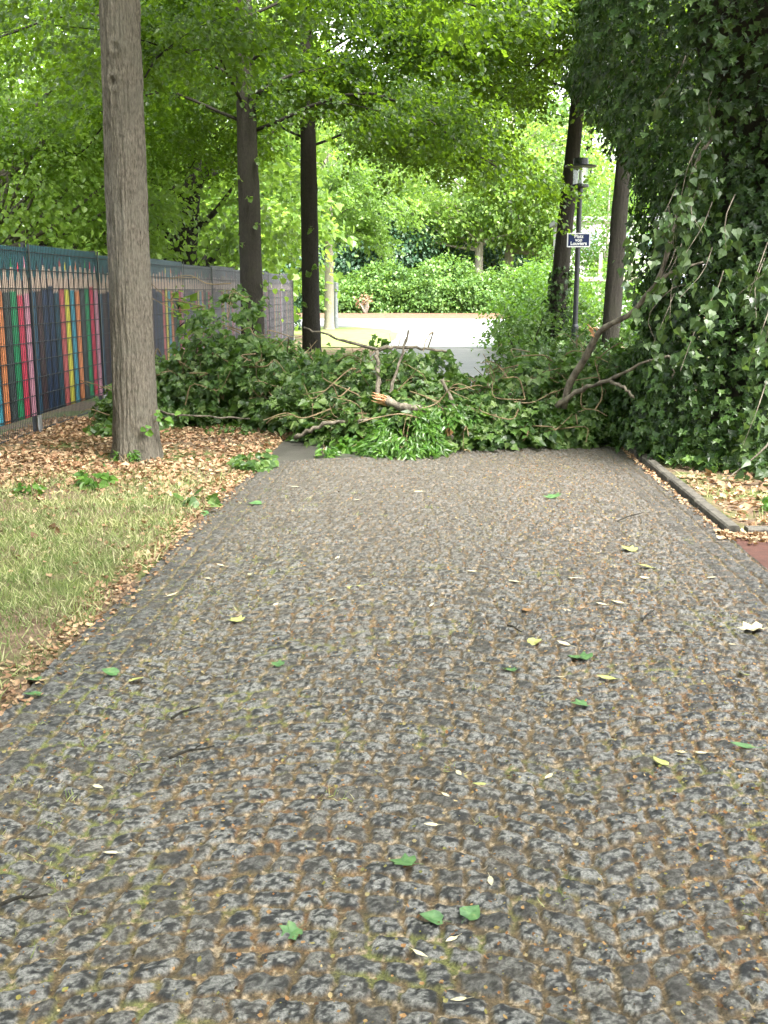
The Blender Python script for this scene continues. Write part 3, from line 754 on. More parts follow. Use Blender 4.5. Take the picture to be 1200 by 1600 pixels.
# ------------------------------------------------------------------ ivy covered tree on the right
def ivy_tree():
    B = np.array((4.3, 11.4, 0.0)); rng = np.random.default_rng(101)
    t = thing('ivy_covered_tree', 'tall tree smothered in dark ivy down to the kerb', 'tree', B)
    tb = MB(); trunk_mesh(tb, [B + (0, 0, -.1), B + (-.1, 0, 3), B + (-.3, 0, 9)], [.34, .3, .15], k=48, n=120, seed=5, rough=.03)
    tb.build('trunk', M['bark_dark'], t, B, smooth=True)
    # ivy surface: lumpy column that bulges near the top
    def surf(n, inner, z0, z1, seed):
        rng = np.random.default_rng(seed)
        a = math.radians(232) + (rng.random(n) - .5) * 2 * PI * .72; z = z0 + (z1 - z0) * rng.random(n)
        lump = vn3(np.cos(a) * 2.2 + 9, np.sin(a) * 2.2 + 9, z * .9, 3) - .5; l2 = vn3(np.cos(a) * 6 + 9, np.sin(a) * 6 + 9, z * 2.6, 4) - .5
        r = 2.02 + .8 * sstep(2.7, 4.1, z) + .35 * sstep(1.2, 0.0, z) + .55 * lump + .34 * l2 - inner
        c = np.stack([B[0] - .1 + 0 * z, B[1] + 0 * z], 1)
        o = np.stack([np.cos(a), np.sin(a), .15 + .2 * sstep(1.2, 0, z)], 1)
        pos = np.stack([c[:, 0] + r * o[:, 0], c[:, 1] + r * 1.0 * o[:, 1], z], 1)
        return pos, nrm(o), rng
    b = MB()
    for inner, n in ((0, 29000), (.16, 22000), (.36, 11000)):
        pos, o, r_ = surf(n, inner, .03, 7.0, 110 + int(inner * 100))
        pos = pos + r_.normal(0, .05, pos.shape)
        d = r_.normal(0, .45, pos.shape) + (0, 0, -.95) + o * .25
        nr = o + r_.normal(0, .32, pos.shape) + (0, 0, .42)
        k = pos[:, 2] > .03
        b.leaves(IVY, pos[k], d[k], nr[k], ((.086 if inner == 0 else .076) * (.4 + .95 * r_.random(len(pos))))[k])
    b.build('ivy_foliage', M['ivy'], t, B)
    # dim tangle of dead stems behind the leaves
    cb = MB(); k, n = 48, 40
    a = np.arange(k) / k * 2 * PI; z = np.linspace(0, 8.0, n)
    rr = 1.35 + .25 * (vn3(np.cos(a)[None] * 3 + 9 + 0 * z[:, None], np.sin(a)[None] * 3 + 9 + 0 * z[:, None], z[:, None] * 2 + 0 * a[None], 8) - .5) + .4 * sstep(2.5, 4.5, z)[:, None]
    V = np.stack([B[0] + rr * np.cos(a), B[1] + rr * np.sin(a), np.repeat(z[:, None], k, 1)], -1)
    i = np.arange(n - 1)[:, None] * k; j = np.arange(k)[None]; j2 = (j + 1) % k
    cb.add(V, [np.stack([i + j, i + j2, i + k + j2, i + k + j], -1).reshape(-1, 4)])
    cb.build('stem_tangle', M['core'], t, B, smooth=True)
    # hanging bare vines
    vb = MB()
    for q in range(7):
        p, o, r_ = surf(1, -.06, .8, 5, 300 + q)
        p = p[0]; L = r_.uniform(.35, .9)
        e = p + o[0] * .06 + (r_.normal(0, .15), r_.normal(0, .1), -L)
        vb.tube(smoothline([p - o[0] * .3, p + o[0] * .05, (p + e) / 2 + o[0] * .12 + r_.normal(0, .05, 3), e], 9), np.linspace(.007, .003, 9), 5)
    vb.build('bare_vines', M['limb'], t, B)
    # young ivy growing over the ground at the foot
    fb = MB(); n = 2600
    a = PI + (rng.random(n) - .5) * 2.6; rad_ = 1.9 + rng.random(n) ** 1.5 * .75
    pos = np.stack([B[0] + rad_ * np.cos(a), B[1] + rad_ * np.sin(a), .03 + .4 * rng.random(n) * np.clip((2.75 - rad_), 0.1, 1)], 1)
    d = rng.normal(0, .6, (n, 3)) + (0, 0, -.2); nr = rng.normal(0, .4, (n, 3)) + (0, -.3, .9)
    k = pos[:, 0] > 2.12
    fb.leaves(IVY, pos[k], d[k], nr[k], (.09 * (.6 + .7 * rng.random(n)))[k])
    fb.build('young_ivy', M['rhodo'], t, B)
ivy_tree()

# ------------------------------------------------------------------ broken branches: a generic builder
def leafy(rng, mb, tips, dirs, n, L, tmpl, size, droop=.4, spread=.32, mi=0, upn=.7):
    p, d, nr = spray_leaves(rng, np.asarray(tips, float), np.asarray(dirs, float), n, L, droop, spread)
    nr = nr + np.array([0, -.55, upn - 1])
    k = p[:, 2] > .015
    mb.leaves(tmpl, p[k], d[k], nr[k], (size * (.6 + .7 * rng.random(len(p))))[k], mi)

def heap(name, label, base, limbs, mounds, ntips, seed, lmat, tmpl=(IVY, DELTA), size=.085, ntwig=26, splinter=None, nl=20):
    rng = np.random.default_rng(seed); B = np.array(base, float)
    t = thing(name, label, 'branch', base, 'broken branches blocking the path')
    lb = MB()
    for pts, r0, r1 in limbs:
        q = smoothline(pts, 16); q[1:-1] += rng.normal(0, .008, (14, 3))
        lb.tube(q, np.linspace(r0, r1, 16) * (1 + .12 * rng.normal(0, 1, 16)), 10)
    lo = lb.build('limb', M['limb'], t, B, smooth=True)
    if splinter is not None:
        sb = MB(); c, dr = np.array(splinter[0], float), nrm(np.array(splinter[1], float))
        A = nrm(np.cross(dr, [0, 0, 1])); Bv = np.cross(dr, A)
        for _ in range(splinter[3]):
            a = rng.random() * 2 * PI; rr = splinter[2] * rng.random() ** .5
            s = c + (A * math.cos(a) + Bv * math.sin(a)) * rr - dr * .06
            e = s + dr * (.07 + splinter[4] * rng.random()) + rng.normal(0, .012, 3)
            sb.tube([s, (s + e) / 2, e], [.014, .011, .002], 4)
        so = sb.build('splintered_end', M['wood'], lo, None)
        so.matrix_parent_inverse.identity()
        so.location = -B
    # mounds: (cx, cy, rx, ry, h)
    Mo = np.array(mounds, float)
    w = Mo[:, 2] * Mo[:, 3]; wh = rng.choice(len(Mo), ntips, p=w / w.sum())
    a = rng.random(ntips) * 2 * PI; rr = rng.random(ntips) ** .5
    x = Mo[wh, 0] + Mo[wh, 2] * rr * np.cos(a); y = Mo[wh, 1] + Mo[wh, 3] * rr * np.sin(a)
    top = Mo[wh, 4] * np.clip(1 - rr ** 2.6, 0, 1) ** .6 * (.72 + .5 * fb2(x * 2.3, y * 2.3, seed, 3))
    z = .06 + top * (rng.random(ntips) ** .55)
    tips = np.stack([x, y, z], 1)
    dirs = np.stack([np.cos(a), np.sin(a) - .35, rng.normal(.05, .35, ntips)], 1) + rng.normal(0, .4, (ntips, 3))
    fb = MB(); h = rng.random(ntips) < .6
    leafy(rng, fb, tips[h], dirs[h], nl, .34, tmpl[0], size); leafy(rng, fb, tips[~h], dirs[~h], nl, .34, tmpl[1], size)
    fb.build('leaves', lmat, t, B)
    wb = MB()
    for _ in range(int(ntwig * 1.8)):
        i = rng.integers(ntips); p = tips[i] * (1, 1, 1.08) + (0, -.2, .03)
        L = rng.uniform(.25, .75); dv = nrm(np.array([rng.normal(0, 1), rng.normal(-.25, .4), rng.normal(.0, .45)]))
        e = p + dv * L; e[2] = max(e[2], .03)
        m1 = p + dv * L * .35 + rng.normal(0, .07, 3); m2 = p + dv * L * .7 + rng.normal(0, .08, 3)
        q = smoothline([p, m1, m2, e], 12); q[:, 2] = np.maximum(q[:, 2], .02)
        wb.tube(q, np.linspace(.0085, .0035, 12), 5)
        if rng.random() < .6:
            e2 = q[6] + nrm(dv + rng.normal(0, .7, 3)) * L * .4; e2[2] = max(e2[2], .03)
            wb.tube(smoothline([q[6], (q[6] + e2) / 2 + rng.normal(0, .03, 3), e2], 6), np.linspace(.006, .003, 6), 4)
    for i in rng.integers(0, ntips, ntips // 3):
        p = tips[i]; s = p - nrm(dirs[i]) * .2 + (0, 0, -.1); s[2] = max(s[2], .02)
        wb.tube([s, (s + p) / 2 + (0, 0, .03), p + nrm(dirs[i]) * .25 + (0, 0, -.02)], [.006, .005, .002], 4)
    wb.build('twigs', M['twig'], t, B)
    return t

heap('fallen_branch', 'leafy fallen branch heaped on the verge between fence and path', (-2.9, 13.2, 0),
     [([(-3.9, 13.4, .15), (-3.1, 13.1, .55), (-2.3, 12.9, .5), (-1.2, 12.9, .25)], .045, .02), ([(-3.0, 13.3, .2), (-2.95, 12.9, .85), (-2.7, 12.75, 1.1)], .02, .008),
      ([(-3.7, 12.2, .33), (-3.2, 12.0, .24), (-2.6, 11.95, .2), (-2.0, 12.2, .12)], .016, .008)],
     [(-3.2, 13.4, .8, .9, .8), (-2.6, 13.2, .6, .6, 1.5), (-2.0, 13.3, .8, .9, .95), (-1.4, 13.0, .8, .9, .85), (-3.5, 12.9, .5, .6, .5)], 950, 201, M['heap'], ntwig=40, size=.088)
heap('fallen_branch', 'fallen forked limb with a freshly splintered orange break, lying mid path', (-.6, 11.6, 0),
     [([(-.12, 10.85, .4), (-.35, 10.87, .43), (-.56, 10.95, .5)], .042, .038), ([(-.62, 11.1, .45), (-.62, 11.2, .75), (-.64, 11.3, .98)], .028, .022), ([(-.62, 11.4, .98), (-.9, 11.6, 1.04), (-1.2, 11.8, 1.12), (-1.5, 12.0, 1.2)], .022, .009),
      ([(-.52, 11.1, .45), (-.42, 11.15, .78), (-.3, 11.2, 1.2)], .022, .010), ([(-.62, 11.4, .98), (-.3, 11.45, 1.02), (.1, 11.5, .96)], .025, .01), ([(-1.5, 11.05, .08), (-1.15, 10.95, .24), (-.7, 10.9, .3)], .022, .016)],
     [(-.9, 12.2, .9, .8, .9), (-.25, 11.8, .5, .6, .92), (-.6, 11.5, .7, .5, .5), (-.1, 11.3, .55, .5, .5), (-1.1, 12.4, .5, .5, .7)], 760, 202, M['heap'], ntwig=46, size=.088, splinter=((-.54, 10.94, .5), (-.62, -.5, .35), .042, 30, .17))
heap('fallen_branch', 'ivy clad fallen branch across the right half of the path', (1.1, 12.0, 0),
     [([(.1, 11.6, .25), (.7, 11.6, .5), (1.3, 11.5, .4), (1.9, 11.6, .3)], .04, .025), ([(.05, 11.1, .7), (.2, 11.1, .42), (.35, 11.15, .25)], .02, .022), ([(.15, 10.85, .1), (.12, 10.8, .2), (.14, 10.75, .3)], .03, .02)],
     [(.5, 11.8, .7, .7, .62), (1.2, 12.1, .7, .9, .82), (1.8, 12.3, .6, .9, 1.0), (.7, 11.35, .8, .4, .42), (1.5, 11.6, .6, .4, .5)], 900, 203, M['heap'], ntwig=54, size=.088, splinter=((.13, 10.74, .22), (0, -.6, .6), .035, 10, .08))
heap('fallen_branch', 'tangle of twigs and leaves lying behind the kerb under the pale broken limb', (2.3, 13.6, 0),
     [([(1.25, 11.1, .42), (1.43, 11.0, .58), (1.71, 10.7, .73), (2.03, 10.3, .95)], .03, .012), ([(1.71, 10.7, .73), (1.83, 10.5, .68), (1.92, 10.4, .58)], .02, .01), ([(2.03, 10.3, .95), (2.19, 10.1, .99), (2.2, 10.05, .8)], .013, .007)],
     [(1.5, 14.2, .7, 1.0, .75), (2.1, 13.9, .6, .8, .7), (2.4, 13.0, .5, .5, .4)], 300, 204, M['poplar'], ntwig=40, size=.075)

def sprigs():
    rng = np.random.default_rng(211)
    def one(label, base, rad, h, ntip, n, L, size, lmat, tmpl, cat='sprig', name='leafy_sprig', group=None):
        B = np.array(base, float); t = thing(name, label, cat, base, group)
        a = rng.random(ntip) * 2 * PI; rr = rng.random(ntip) ** .5 * rad
        tips = np.stack([B[0] + rr * np.cos(a), B[1] + rr * np.sin(a), .04 + B[2] + h * rng.random(ntip) * (1.05 - rr / rad)], 1)
        dirs = np.stack([np.cos(a), np.sin(a) - .5, .2 + 0 * a], 1)
        fb = MB(); leafy(rng, fb, tips, dirs, n, L, tmpl, size, droop=.5, spread=.45)
        fb.build('leaves', lmat, t, B)
        wb = MB()
        for i in range(min(ntip, 30)):
            s = B + (rng.normal(0, .03), rng.normal(0, .03), .02); e = tips[i]
            wb.tube(smoothline([s, (s + e) / 2 + (0, 0, .04), e], 6), np.linspace(.006, .002, 6), 4)
        wb.build('stems', M['twig'], t, B)
    one('bright green sprig with narrow pointed leaves in front of the splintered limb', (-.33, 10.6, 0), .3, .5, 95, 20, .2, .1, M['sprig'], LANCE)
    one('smaller bright sprig of narrow leaves among ivy right of the splintered limb', (.02, 11.05, .25), .3, .4, 30, 18, .2, .11, M['sprig'], LANCE)
    one('yellowish sprig lying on the wet asphalt left of the bright sprig', (-.72, 10.75, 0), .2, .16, 18, 12, .16, .085, M['sprig'], HEART)
    one('small rosette of narrow leaves alone on the dark wet asphalt', (-1.12, 10.35, 0), .06, .08, 9, 10, .1, .1, M['sprig'], LANCE)
    one('green tuft of leaves at the path edge below the verge heap', (-1.72, 9.6, 0), .16, .08, 20, 12, .12, .07, M['heap'], HEART)
    one('pair of broad green leaves on the path edge beside the litter', (-1.75, 7.75, 0), .14, .06, 5, 5, .14, .1, M['heap'], DELTA)
    one('fresh green seedling in the dry leaves left of the nearest trunk', (-2.85, 8.55, 0), .08, .12, 8, 7, .09, .07, M['sprig'], HEART)
    one('small green weed in the litter near the fence', (-3.25, 8.2, 0), .06, .06, 7, 6, .07, .05, M['sprig'], HEART)
    one('leafy green twig on the ground left of the thick trunk by the fence', (-3.55, 11.9, 0), .38, .2, 34, 14, .2, .075, M['heap'], HEART)
    one('low green plant in the dry leaves behind the kerb', (2.72, 7.75, 0), .2, .1, 26, 10, .1, .06, M['sprig'], HEART)
    one('small green clump at the foot of the heap in the litter', (-2.35, 11.9, 0), .2, .08, 14, 12, .12, .06, M['heap'], HEART)
    one('tuft of grass at the foot of the nearest trunk', (-2.95, 9.78, 0), .09, .05, 14, 14, .06, .07, M['sprig'], LANCE)
sprigs()

# pale broken limb that arches out of the ivy, with drooping wilted leaves above it
def arch():
    rng = np.random.default_rng(221); B = np.array((1.4, 11.1, 0.0))
    t = thing('broken_limb', 'pale broken limb arching up out of the ivy beside the brown trunk', 'branch', B)
    b = MB()
    q = smoothline([(1.33, 11.15, .4), (1.38, 11.1, .66), (1.5, 10.9, .93), (1.62, 10.7, 1.22), (1.85, 10.4, 1.39), (1.98, 10.2, 1.6), (2.13, 10.0, 1.77), (2.4, 9.95, 1.86)], 30)
    b.tube(q, np.interp(np.linspace(0, 1, 30), [0, .35, .45, .7, 1], [.038, .035, .029, .022, .009]) * (1 + .06 * rng.normal(0, 1, 30)), 12)
    b.tube(smoothline([q[22], (2.06, 10.05, 1.82), (2.1, 9.95, 2.05), (2.06, 9.95, 2.35)], 10), np.linspace(.025, .008, 10), 8)
    lo = b.build('limb', M['limb'], t, B, smooth=True)
    s = MB()
    for _ in range(5):
        p = np.array((1.55, 10.74, 1.2)) + rng.normal(0, .02, 3); s.tube([p, p + (-.03, -.02, .03), p + (-.05 - .03 * rng.random(), -.03, .05 * rng.random() + .02)], [.012, .009, .003], 4)
    so = s.build('splintered_stub', M['wood'], lo, None); so.location = -B
    tips = []; dirs = []
    for (x, y, z, k) in [(2.3, 9.9, 3.05, 5), (2.25, 9.85, 2.7, 10), (2.1, 9.85, 2.45, 8), (2.0, 9.85, 2.25, 9), (2.35, 9.7, 2.2, 9), (1.95, 9.9, 1.75, 10), (2.4, 9.5, 1.6, 10), (2.65, 9.3, 1.75, 10), (2.2, 9.9, 3.3, 5), (2.7, 9.2, 1.3, 6), (2.65, 8.95, .6, 9), (3.0, 8.8, .4, 7), (2.25, 10.0, 1.2, 7)]:
        for _ in range((k + 1) // 2):
            tips.append((x + rng.normal(0, .12), y - .15 + rng.normal(0, .1), z + rng.normal(0, .14))); dirs.append((rng.normal(-.2, .4), -.1 + rng.normal(0, .25), -.8))
    f = MB(); leafy(rng, f, tips, dirs, 9, .26, DELTA, .082, droop=.35, spread=.4, upn=.2)
    f.build('wilted_leaves', M['poplar'], t, B)
    w = MB()
    for p, d in list(zip(tips, dirs))[::2]:
        p = np.array(p); e = p + nrm(np.array(d)) * .3
        w.tube(smoothline([p + (.12, .2, .22), p, e], 6), np.linspace(.005, .002, 6), 4)
    w.tube(smoothline([(2.5, 10.2, 3.0), (2.3, 9.95, 2.75), (2.15, 9.9, 2.3), (2.05, 9.9, 1.95), (2.0, 9.95, 1.6)], 24), np.linspace(.02, .007, 24), 6)
    w.tube(smoothline([(3.9, 10.4, .55), (3.3, 9.35, .62), (3.0, 9.1, .55), (2.75, 8.95, .3), (2.45, 8.9, .05)], 20), np.linspace(.014, .006, 20), 6)
    w.tube(smoothline([(3.6, 10.0, .7), (3.2, 9.3, .66), (3.05, 9.1, .45), (3.1, 9.0, .2)], 14), np.linspace(.012, .005, 14), 6)
    w.build('twigs', M['limb'], t, B)
arch()

# ------------------------------------------------------------------ fence printed with coloured pencils
def fence():
    FX = -4.6; B = np.array((FX, 11.9, 0.0))
    t = thing('garden_fence', 'long wire mesh fence with privacy strips printed with coloured pencils', 'fence', B)
    bay = 2.45
    cols = [(.022, .065, .12), (.055, .028, .035), (.012, .028, .075), (.012, .03, .08), (.012, .05, .08), (.5, .11, .11), (.6, .55, .07), (.05, .28, .38), (.62, .22, .09), (.045, .06, .065), (.018, .24, .1), (.55, .045, .09), (.58, .27, .36)]
    teal = (.01, .085, .11); wood = (.5, .37, .3); shade = (.012, .014, .02)
    mat = tintmat('printed_strip', rough=.42, spec=.38, bump=.0, bscale=40, fine=(.9, 1.1))
    def panel(y0, y1, zt, zb, seed, glare=0.0):
        rng = np.random.default_rng(seed)
        V = []; F = []; Cc = []
        def poly(pts, col, off):
            n = len(V)
            for (y, z) in pts: V.append((FX + off, y, z)); Cc.append(col)
            F.append(list(range(n, n + len(pts))))
        poly([(y0, zb), (y1, zb), (y1, zt), (y0, zt)], teal, 0)
        poly([(y0, zb), (y1, zb), (y1, zt - .36), (y0, zt - .36)], shade, .0015)
        n = 13; w = (y1 - y0) / n
        for i in range(n):
            a = y0 + i * w + w * .05; b_ = a + w * .86; c = (a + b_) / 2
            sh = zt - .5 + rng.uniform(-.04, .03); tip = zt - rng.uniform(.07, .18)
            lead = cols[i]
            hh = tip - sh
            wl = lambda f, kk: (c - (c - a) * kk, sh + hh * f)
            wr = lambda f, kk: (c + (b_ - c) * kk, sh + hh * f)
            poly([(a, sh), (b_, sh), wr(.35, .9), wr(.72, .42), wl(.72, .42), wl(.35, .9)], wood, .003)
            poly([wl(.72, .42), wr(.72, .42), wr(1, .03), wl(1, .03)], lead, .003)
            q = (b_ - a) / 3
            for j, br in enumerate((.72, 1.12, .85)):
                l, r = a + j * q, a + (j + 1) * q
                poly([(l, zb + .004), (r, zb + .004), (r, sh - .0), ((l + r) / 2, sh + .035), (l, sh)], tuple(v * br for v in lead), .0045)
        bb = MB(); V_ = np.array(V)
        bb.V = [V_]; bb.n = len(V_); bb.F = [(np.array([f]), 0) for f in F]
        o = bb.build('printed_panel', mat, t, B, color=np.array(Cc) * (1 - glare) + glare * np.array([.8, .71, .74]))
        return o
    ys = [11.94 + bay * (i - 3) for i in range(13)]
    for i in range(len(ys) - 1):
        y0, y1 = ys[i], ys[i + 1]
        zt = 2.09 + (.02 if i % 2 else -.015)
        panel(y0 + .002, y1 - .002, zt, .2, 400 + i, .42 * sstep(3.5, 8.5, i))  # bright plaza light on the far bays is blended into their print colours
        wb = MB()
        for z in np.arange(.03, zt, .2):
            wb.tube([(FX + .012, y0, z), (FX + .012, y1, z)], .0058, 5)
            wb.tube([(FX - .012, y0, z), (FX - .012, y1, z)], .0042, 4)
        for y in np.arange(y0 + .05, y1, .05):
            wb.tube([(FX + .0165, y, 0.02), (FX + .0165, y, zt + .01)], .003, 4)
        wb.build('wire_mesh', M['wire'], t, B)
    for i, y in enumerate(ys):
        pb = MB(); pb.box(FX - .05, FX - .02, y - .03, y + .03, -.2, 2.13)
        pb.box(FX + .022, FX + .03, y - .02, y + .02, .2, 2.12)
        pb.build('post', M['wire'], t, B)
        fb = MB(); fb.box(FX + .02, FX + .034, y - .045, y + .045, -.1, .2); fb.build('post_foot', M['galv'], t, B)
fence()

# ------------------------------------------------------------------ lamp post and its street sign
def lamp():
    B = np.array((2.8, 22.0, 0.0))
    t = thing('street_lamp', 'slim black lamp post with a glass lantern under a flat round hood', 'street lamp', B)
    b = MB(); b.lathe([(.075, -.1), (.075, .9), (.052, .95), (.05, 3.5), (.06, 3.52), (.06, 3.6), (.0, 3.6)], B, 20); b.build('pole', M['pole'], t, B, smooth=False)
    L = thing('lantern', None, None, (0, 0, 0)); L.parent = t
    b = MB(); b.lathe([(.06, 3.6), (.17, 3.62), (.17, 3.67), (.0, 3.67)], B, 28); b.build('lantern_base', M['pole'], L, B)
    b = MB(); b.lathe([(.145, 3.67), (.145, 4.02)], B, 32); b.build('glass', M['glass'], L, B, smooth=True)
    b = MB(); b.lathe([(.03, 3.67), (.06, 3.69), (.03, 3.78), (.03, 3.95), (.0, 3.95)], B, 16); b.build('lamp_holder', M['white'], L, B)
    b = MB()
    b.lathe([(.0, 4.0), (.3, 4.0), (.31, 4.015), (.3, 4.03), (.15, 4.05), (.14, 4.17), (.0, 4.18)], B, 36); b.build('hood', M['pole'], L, B)
    S = thing('street_sign', 'small navy sign with white lettering fixed to the lamp post', 'sign', (2.8, 21.93, 2.6))
    o = np.array((2.8, 21.93, 2.6))
    b = MB(); b.box(-.23, .23, -.012, .0, -.137, .137); b.build('border', M['white'], S)
    b = MB(); b.box(-.208, .208, -.0155, -.012, -.115, .115); b.build('board', M['navy'], S)
    b = MB(); b.box(-.02, .02, 0, .03, -.03, .03); b.build('bracket', M['galv'], S)
    for txt, z in (("Platz", .068), ("von", .0), ("Louviers", -.068)):
        c = bpy.data.curves.new('lettering', 'FONT'); c.body = txt; c.size = .094; c.align_x = 'CENTER'; c.align_y = 'CENTER'; c.extrude = .001; c.offset = .0022
        tmp = bpy.data.objects.new('tmp', c); COL.objects.link(tmp)
        me = bpy.data.meshes.new_from_object(tmp.evaluated_get(bpy.context.evaluated_depsgraph_get()))
        bpy.data.objects.remove(tmp)
        me.materials.clear(); me.materials.append(M['white'])
        q = bpy.data.objects.new('lettering', me); COL.objects.link(q); q.parent = S
        q.location = (0, -.0175, z); q.rotation_euler = (PI / 2, 0, 0)
bpy.context.view_layer.update()
lamp()

# ------------------------------------------------------------------ far small things
def farthings():
    B = np.array((-4.49, 47.2, 0.0))
    t = thing('metal_post', 'short grey blue metal post just right of the pale slender trunk', 'post', B)
    b = MB(); b.lathe([(.13, -.1), (.13, .5), (.11, .55), (.11, 1.55), (.0, 1.6)], B, 18); b.build('shaft', M['galv'], t, B)
    b = MB(); b.lathe([(.135, 1.6), (.135, 1.95), (.0, 1.98)], B, 18); b.build('cap', M['galv'], t, B)
    B = np.array((5.9, 39.0, 0.0))
    t = thing('wooden_railing', 'weathered wooden railing behind the sunny bush right of the lamp post', 'railing', B)
    b = MB(); b.box(B[0] - .8, B[0] + 1.2, B[1] - .05, B[1] + .05, 1.95, 2.1); b.build('rail', M['bark_pale'], t, B)
    for x in (-.1, 1.0):
        b = MB(); b.box(B[0] + x - .06, B[0] + x + .06, B[1] + .052, B[1] + .16, -.1, 2.9); b.build('post', M['bark_pale'], t, B)
    # pale building glimpsed right of the lamp post
    B = np.array((13.5, 74.0, 0.0))
    t = thing('pale_building', 'pale low building glimpsed between lamp post and brown trunk', 'building', B)
    wm = simple('pale_render', [(0.3, (.36, .37, .37)), (.7, (.46, .46, .45))], 3, .8)
    gm = simple('window_glass', [(0.3, (.18, .26, .3)), (.7, (.3, .4, .44))], .5, .12)
    b = MB(); b.box(B[0] - 5, B[0] + 6, B[1], B[1] + 7, -.1, 6.2); b.build('wall', wm, t, B)
    b = MB(); b.box(B[0] - 5.3, B[0] + 6.3, B[1] - .3, B[1] + 7.3, 6.2, 6.5); b.build('roof', M['galv'], t, B)
    for z in (1.0, 3.9):
        for x in np.arange(-4.2, 5, 2.2):
            b = MB(); b.box(B[0] + x - .07, B[0] + x + 1.47, B[1] - .05, B[1] - .002, z - .07, z + 1.67); w = b.build('window', M['white'], t, B)
            b = MB(); b.box(B[0] + x, B[0] + x + 1.4, B[1] - .06, B[1] - .052, z, z + 1.6); g = b.build('pane', gm, w, B)
    # withered spray at the foot of the hedge
    rng = np.random.default_rng(7); B = np.array((-5.2, 78.5, 0.0))
    t = thing('withered_branch', 'pale withered branch standing at the foot of the hedge', 'branch', B)
    b = MB(); tips = []
    for _ in range(9):
        e = B + (rng.normal(.1, .3), rng.normal(0, .2), rng.uniform(.6, 1.3)); b.tube(smoothline([B + (0, 0, -.05), (B + e) / 2 + rng.normal(0, .12, 3), e], 8), np.linspace(.06, .02, 8), 5); tips.append(e)
    b.build('stems', M['bark_pale'], t, B)
    tips = np.array(tips); p = np.repeat(tips, 9, 0) + rng.normal(0, .22, (81, 3))
    b = MB(); b.leaves(CURL, p, rng.normal(0, 1, (81, 3)), rng.normal(0, 1, (81, 3)), .22); b.build('dry_leaves', M['litter'], t, B)
farthings()

# ------------------------------------------------------------------ grass, litter, fallen leaves
def groundz(x, y):
    return (fb2(x * 1.7, y * 1.7, 3, 4) - .5) * .05

def grass():
    rng = np.random.default_rng(301)
    n = 85000
    x = rng.uniform(-5.4, -1.68, n); y = rng.uniform(2.6, 9.9, n)
    dens = (.35 + .9 * sstep(.35, .62, fb2(x * 1.6, y * 1.6, 8, 3))) * (1 - .93 * sstep(7.6, 9.8, y + .9 * (fb2(x, y, 5, 2) - .5))) * sstep(-1.64, -1.84, x + .22 * (fb2(y * 2, x, 6, 2) - .5))
    k = rng.random(n) < dens; x, y = x[k], y[k]; n = len(x)
    pos = np.stack([x, y, groundz(x, y) - .004], 1)
    d = rng.normal(0, .55, (n, 3)); d[:, 2] = np.abs(d[:, 2]) * .5 + .55
    b = MB(); b.leaves(BLADE, pos, d, rng.normal(0, 1, (n, 3)), .062 * (.5 + .9 * rng.random(n)))
    # tufts in the joints of the path
    m = 150; cx = np.where(rng.random(m) < .75, rng.uniform(-1.62, -.9, m), rng.uniform(-1, 1.7, m)); cy = rng.uniform(2.1, 8.5, m)
    X = np.repeat(cx, 14) + rng.normal(0, .022, m * 14); Y = np.repeat(cy, 14) + rng.normal(0, .018, m * 14)
    d = rng.normal(0, .7, (m * 14, 3)); d[:, 2] = .5
    b.leaves(BLADE, np.stack([X, Y, -.012 + 0 * X], 1), d, rng.normal(0, 1, (m * 14, 3)), .034 * (.5 + .9 * rng.random(m * 14)))
    # sparse grass behind the kerb and on the right verge
    n = 1800; x = rng.uniform(2.12, 4.2, n); y = rng.uniform(7.25, 9.3, n); k = fb2(x * 2.5, y * 2.5, 9, 2) > .52; x, y = x[k], y[k]; n = len(x)
    d = rng.normal(0, .6, (n, 3)); d[:, 2] = .7
    b.leaves(BLADE, np.stack([x, y, groundz(x, y)], 1), d, rng.normal(0, 1, (n, 3)), .08 * (.5 + .9 * rng.random(n)))
    tag(b.build('grass', M['grass']), 'short pale grass on the verge beside the cobbles', 'grass', kind='stuff')
grass()

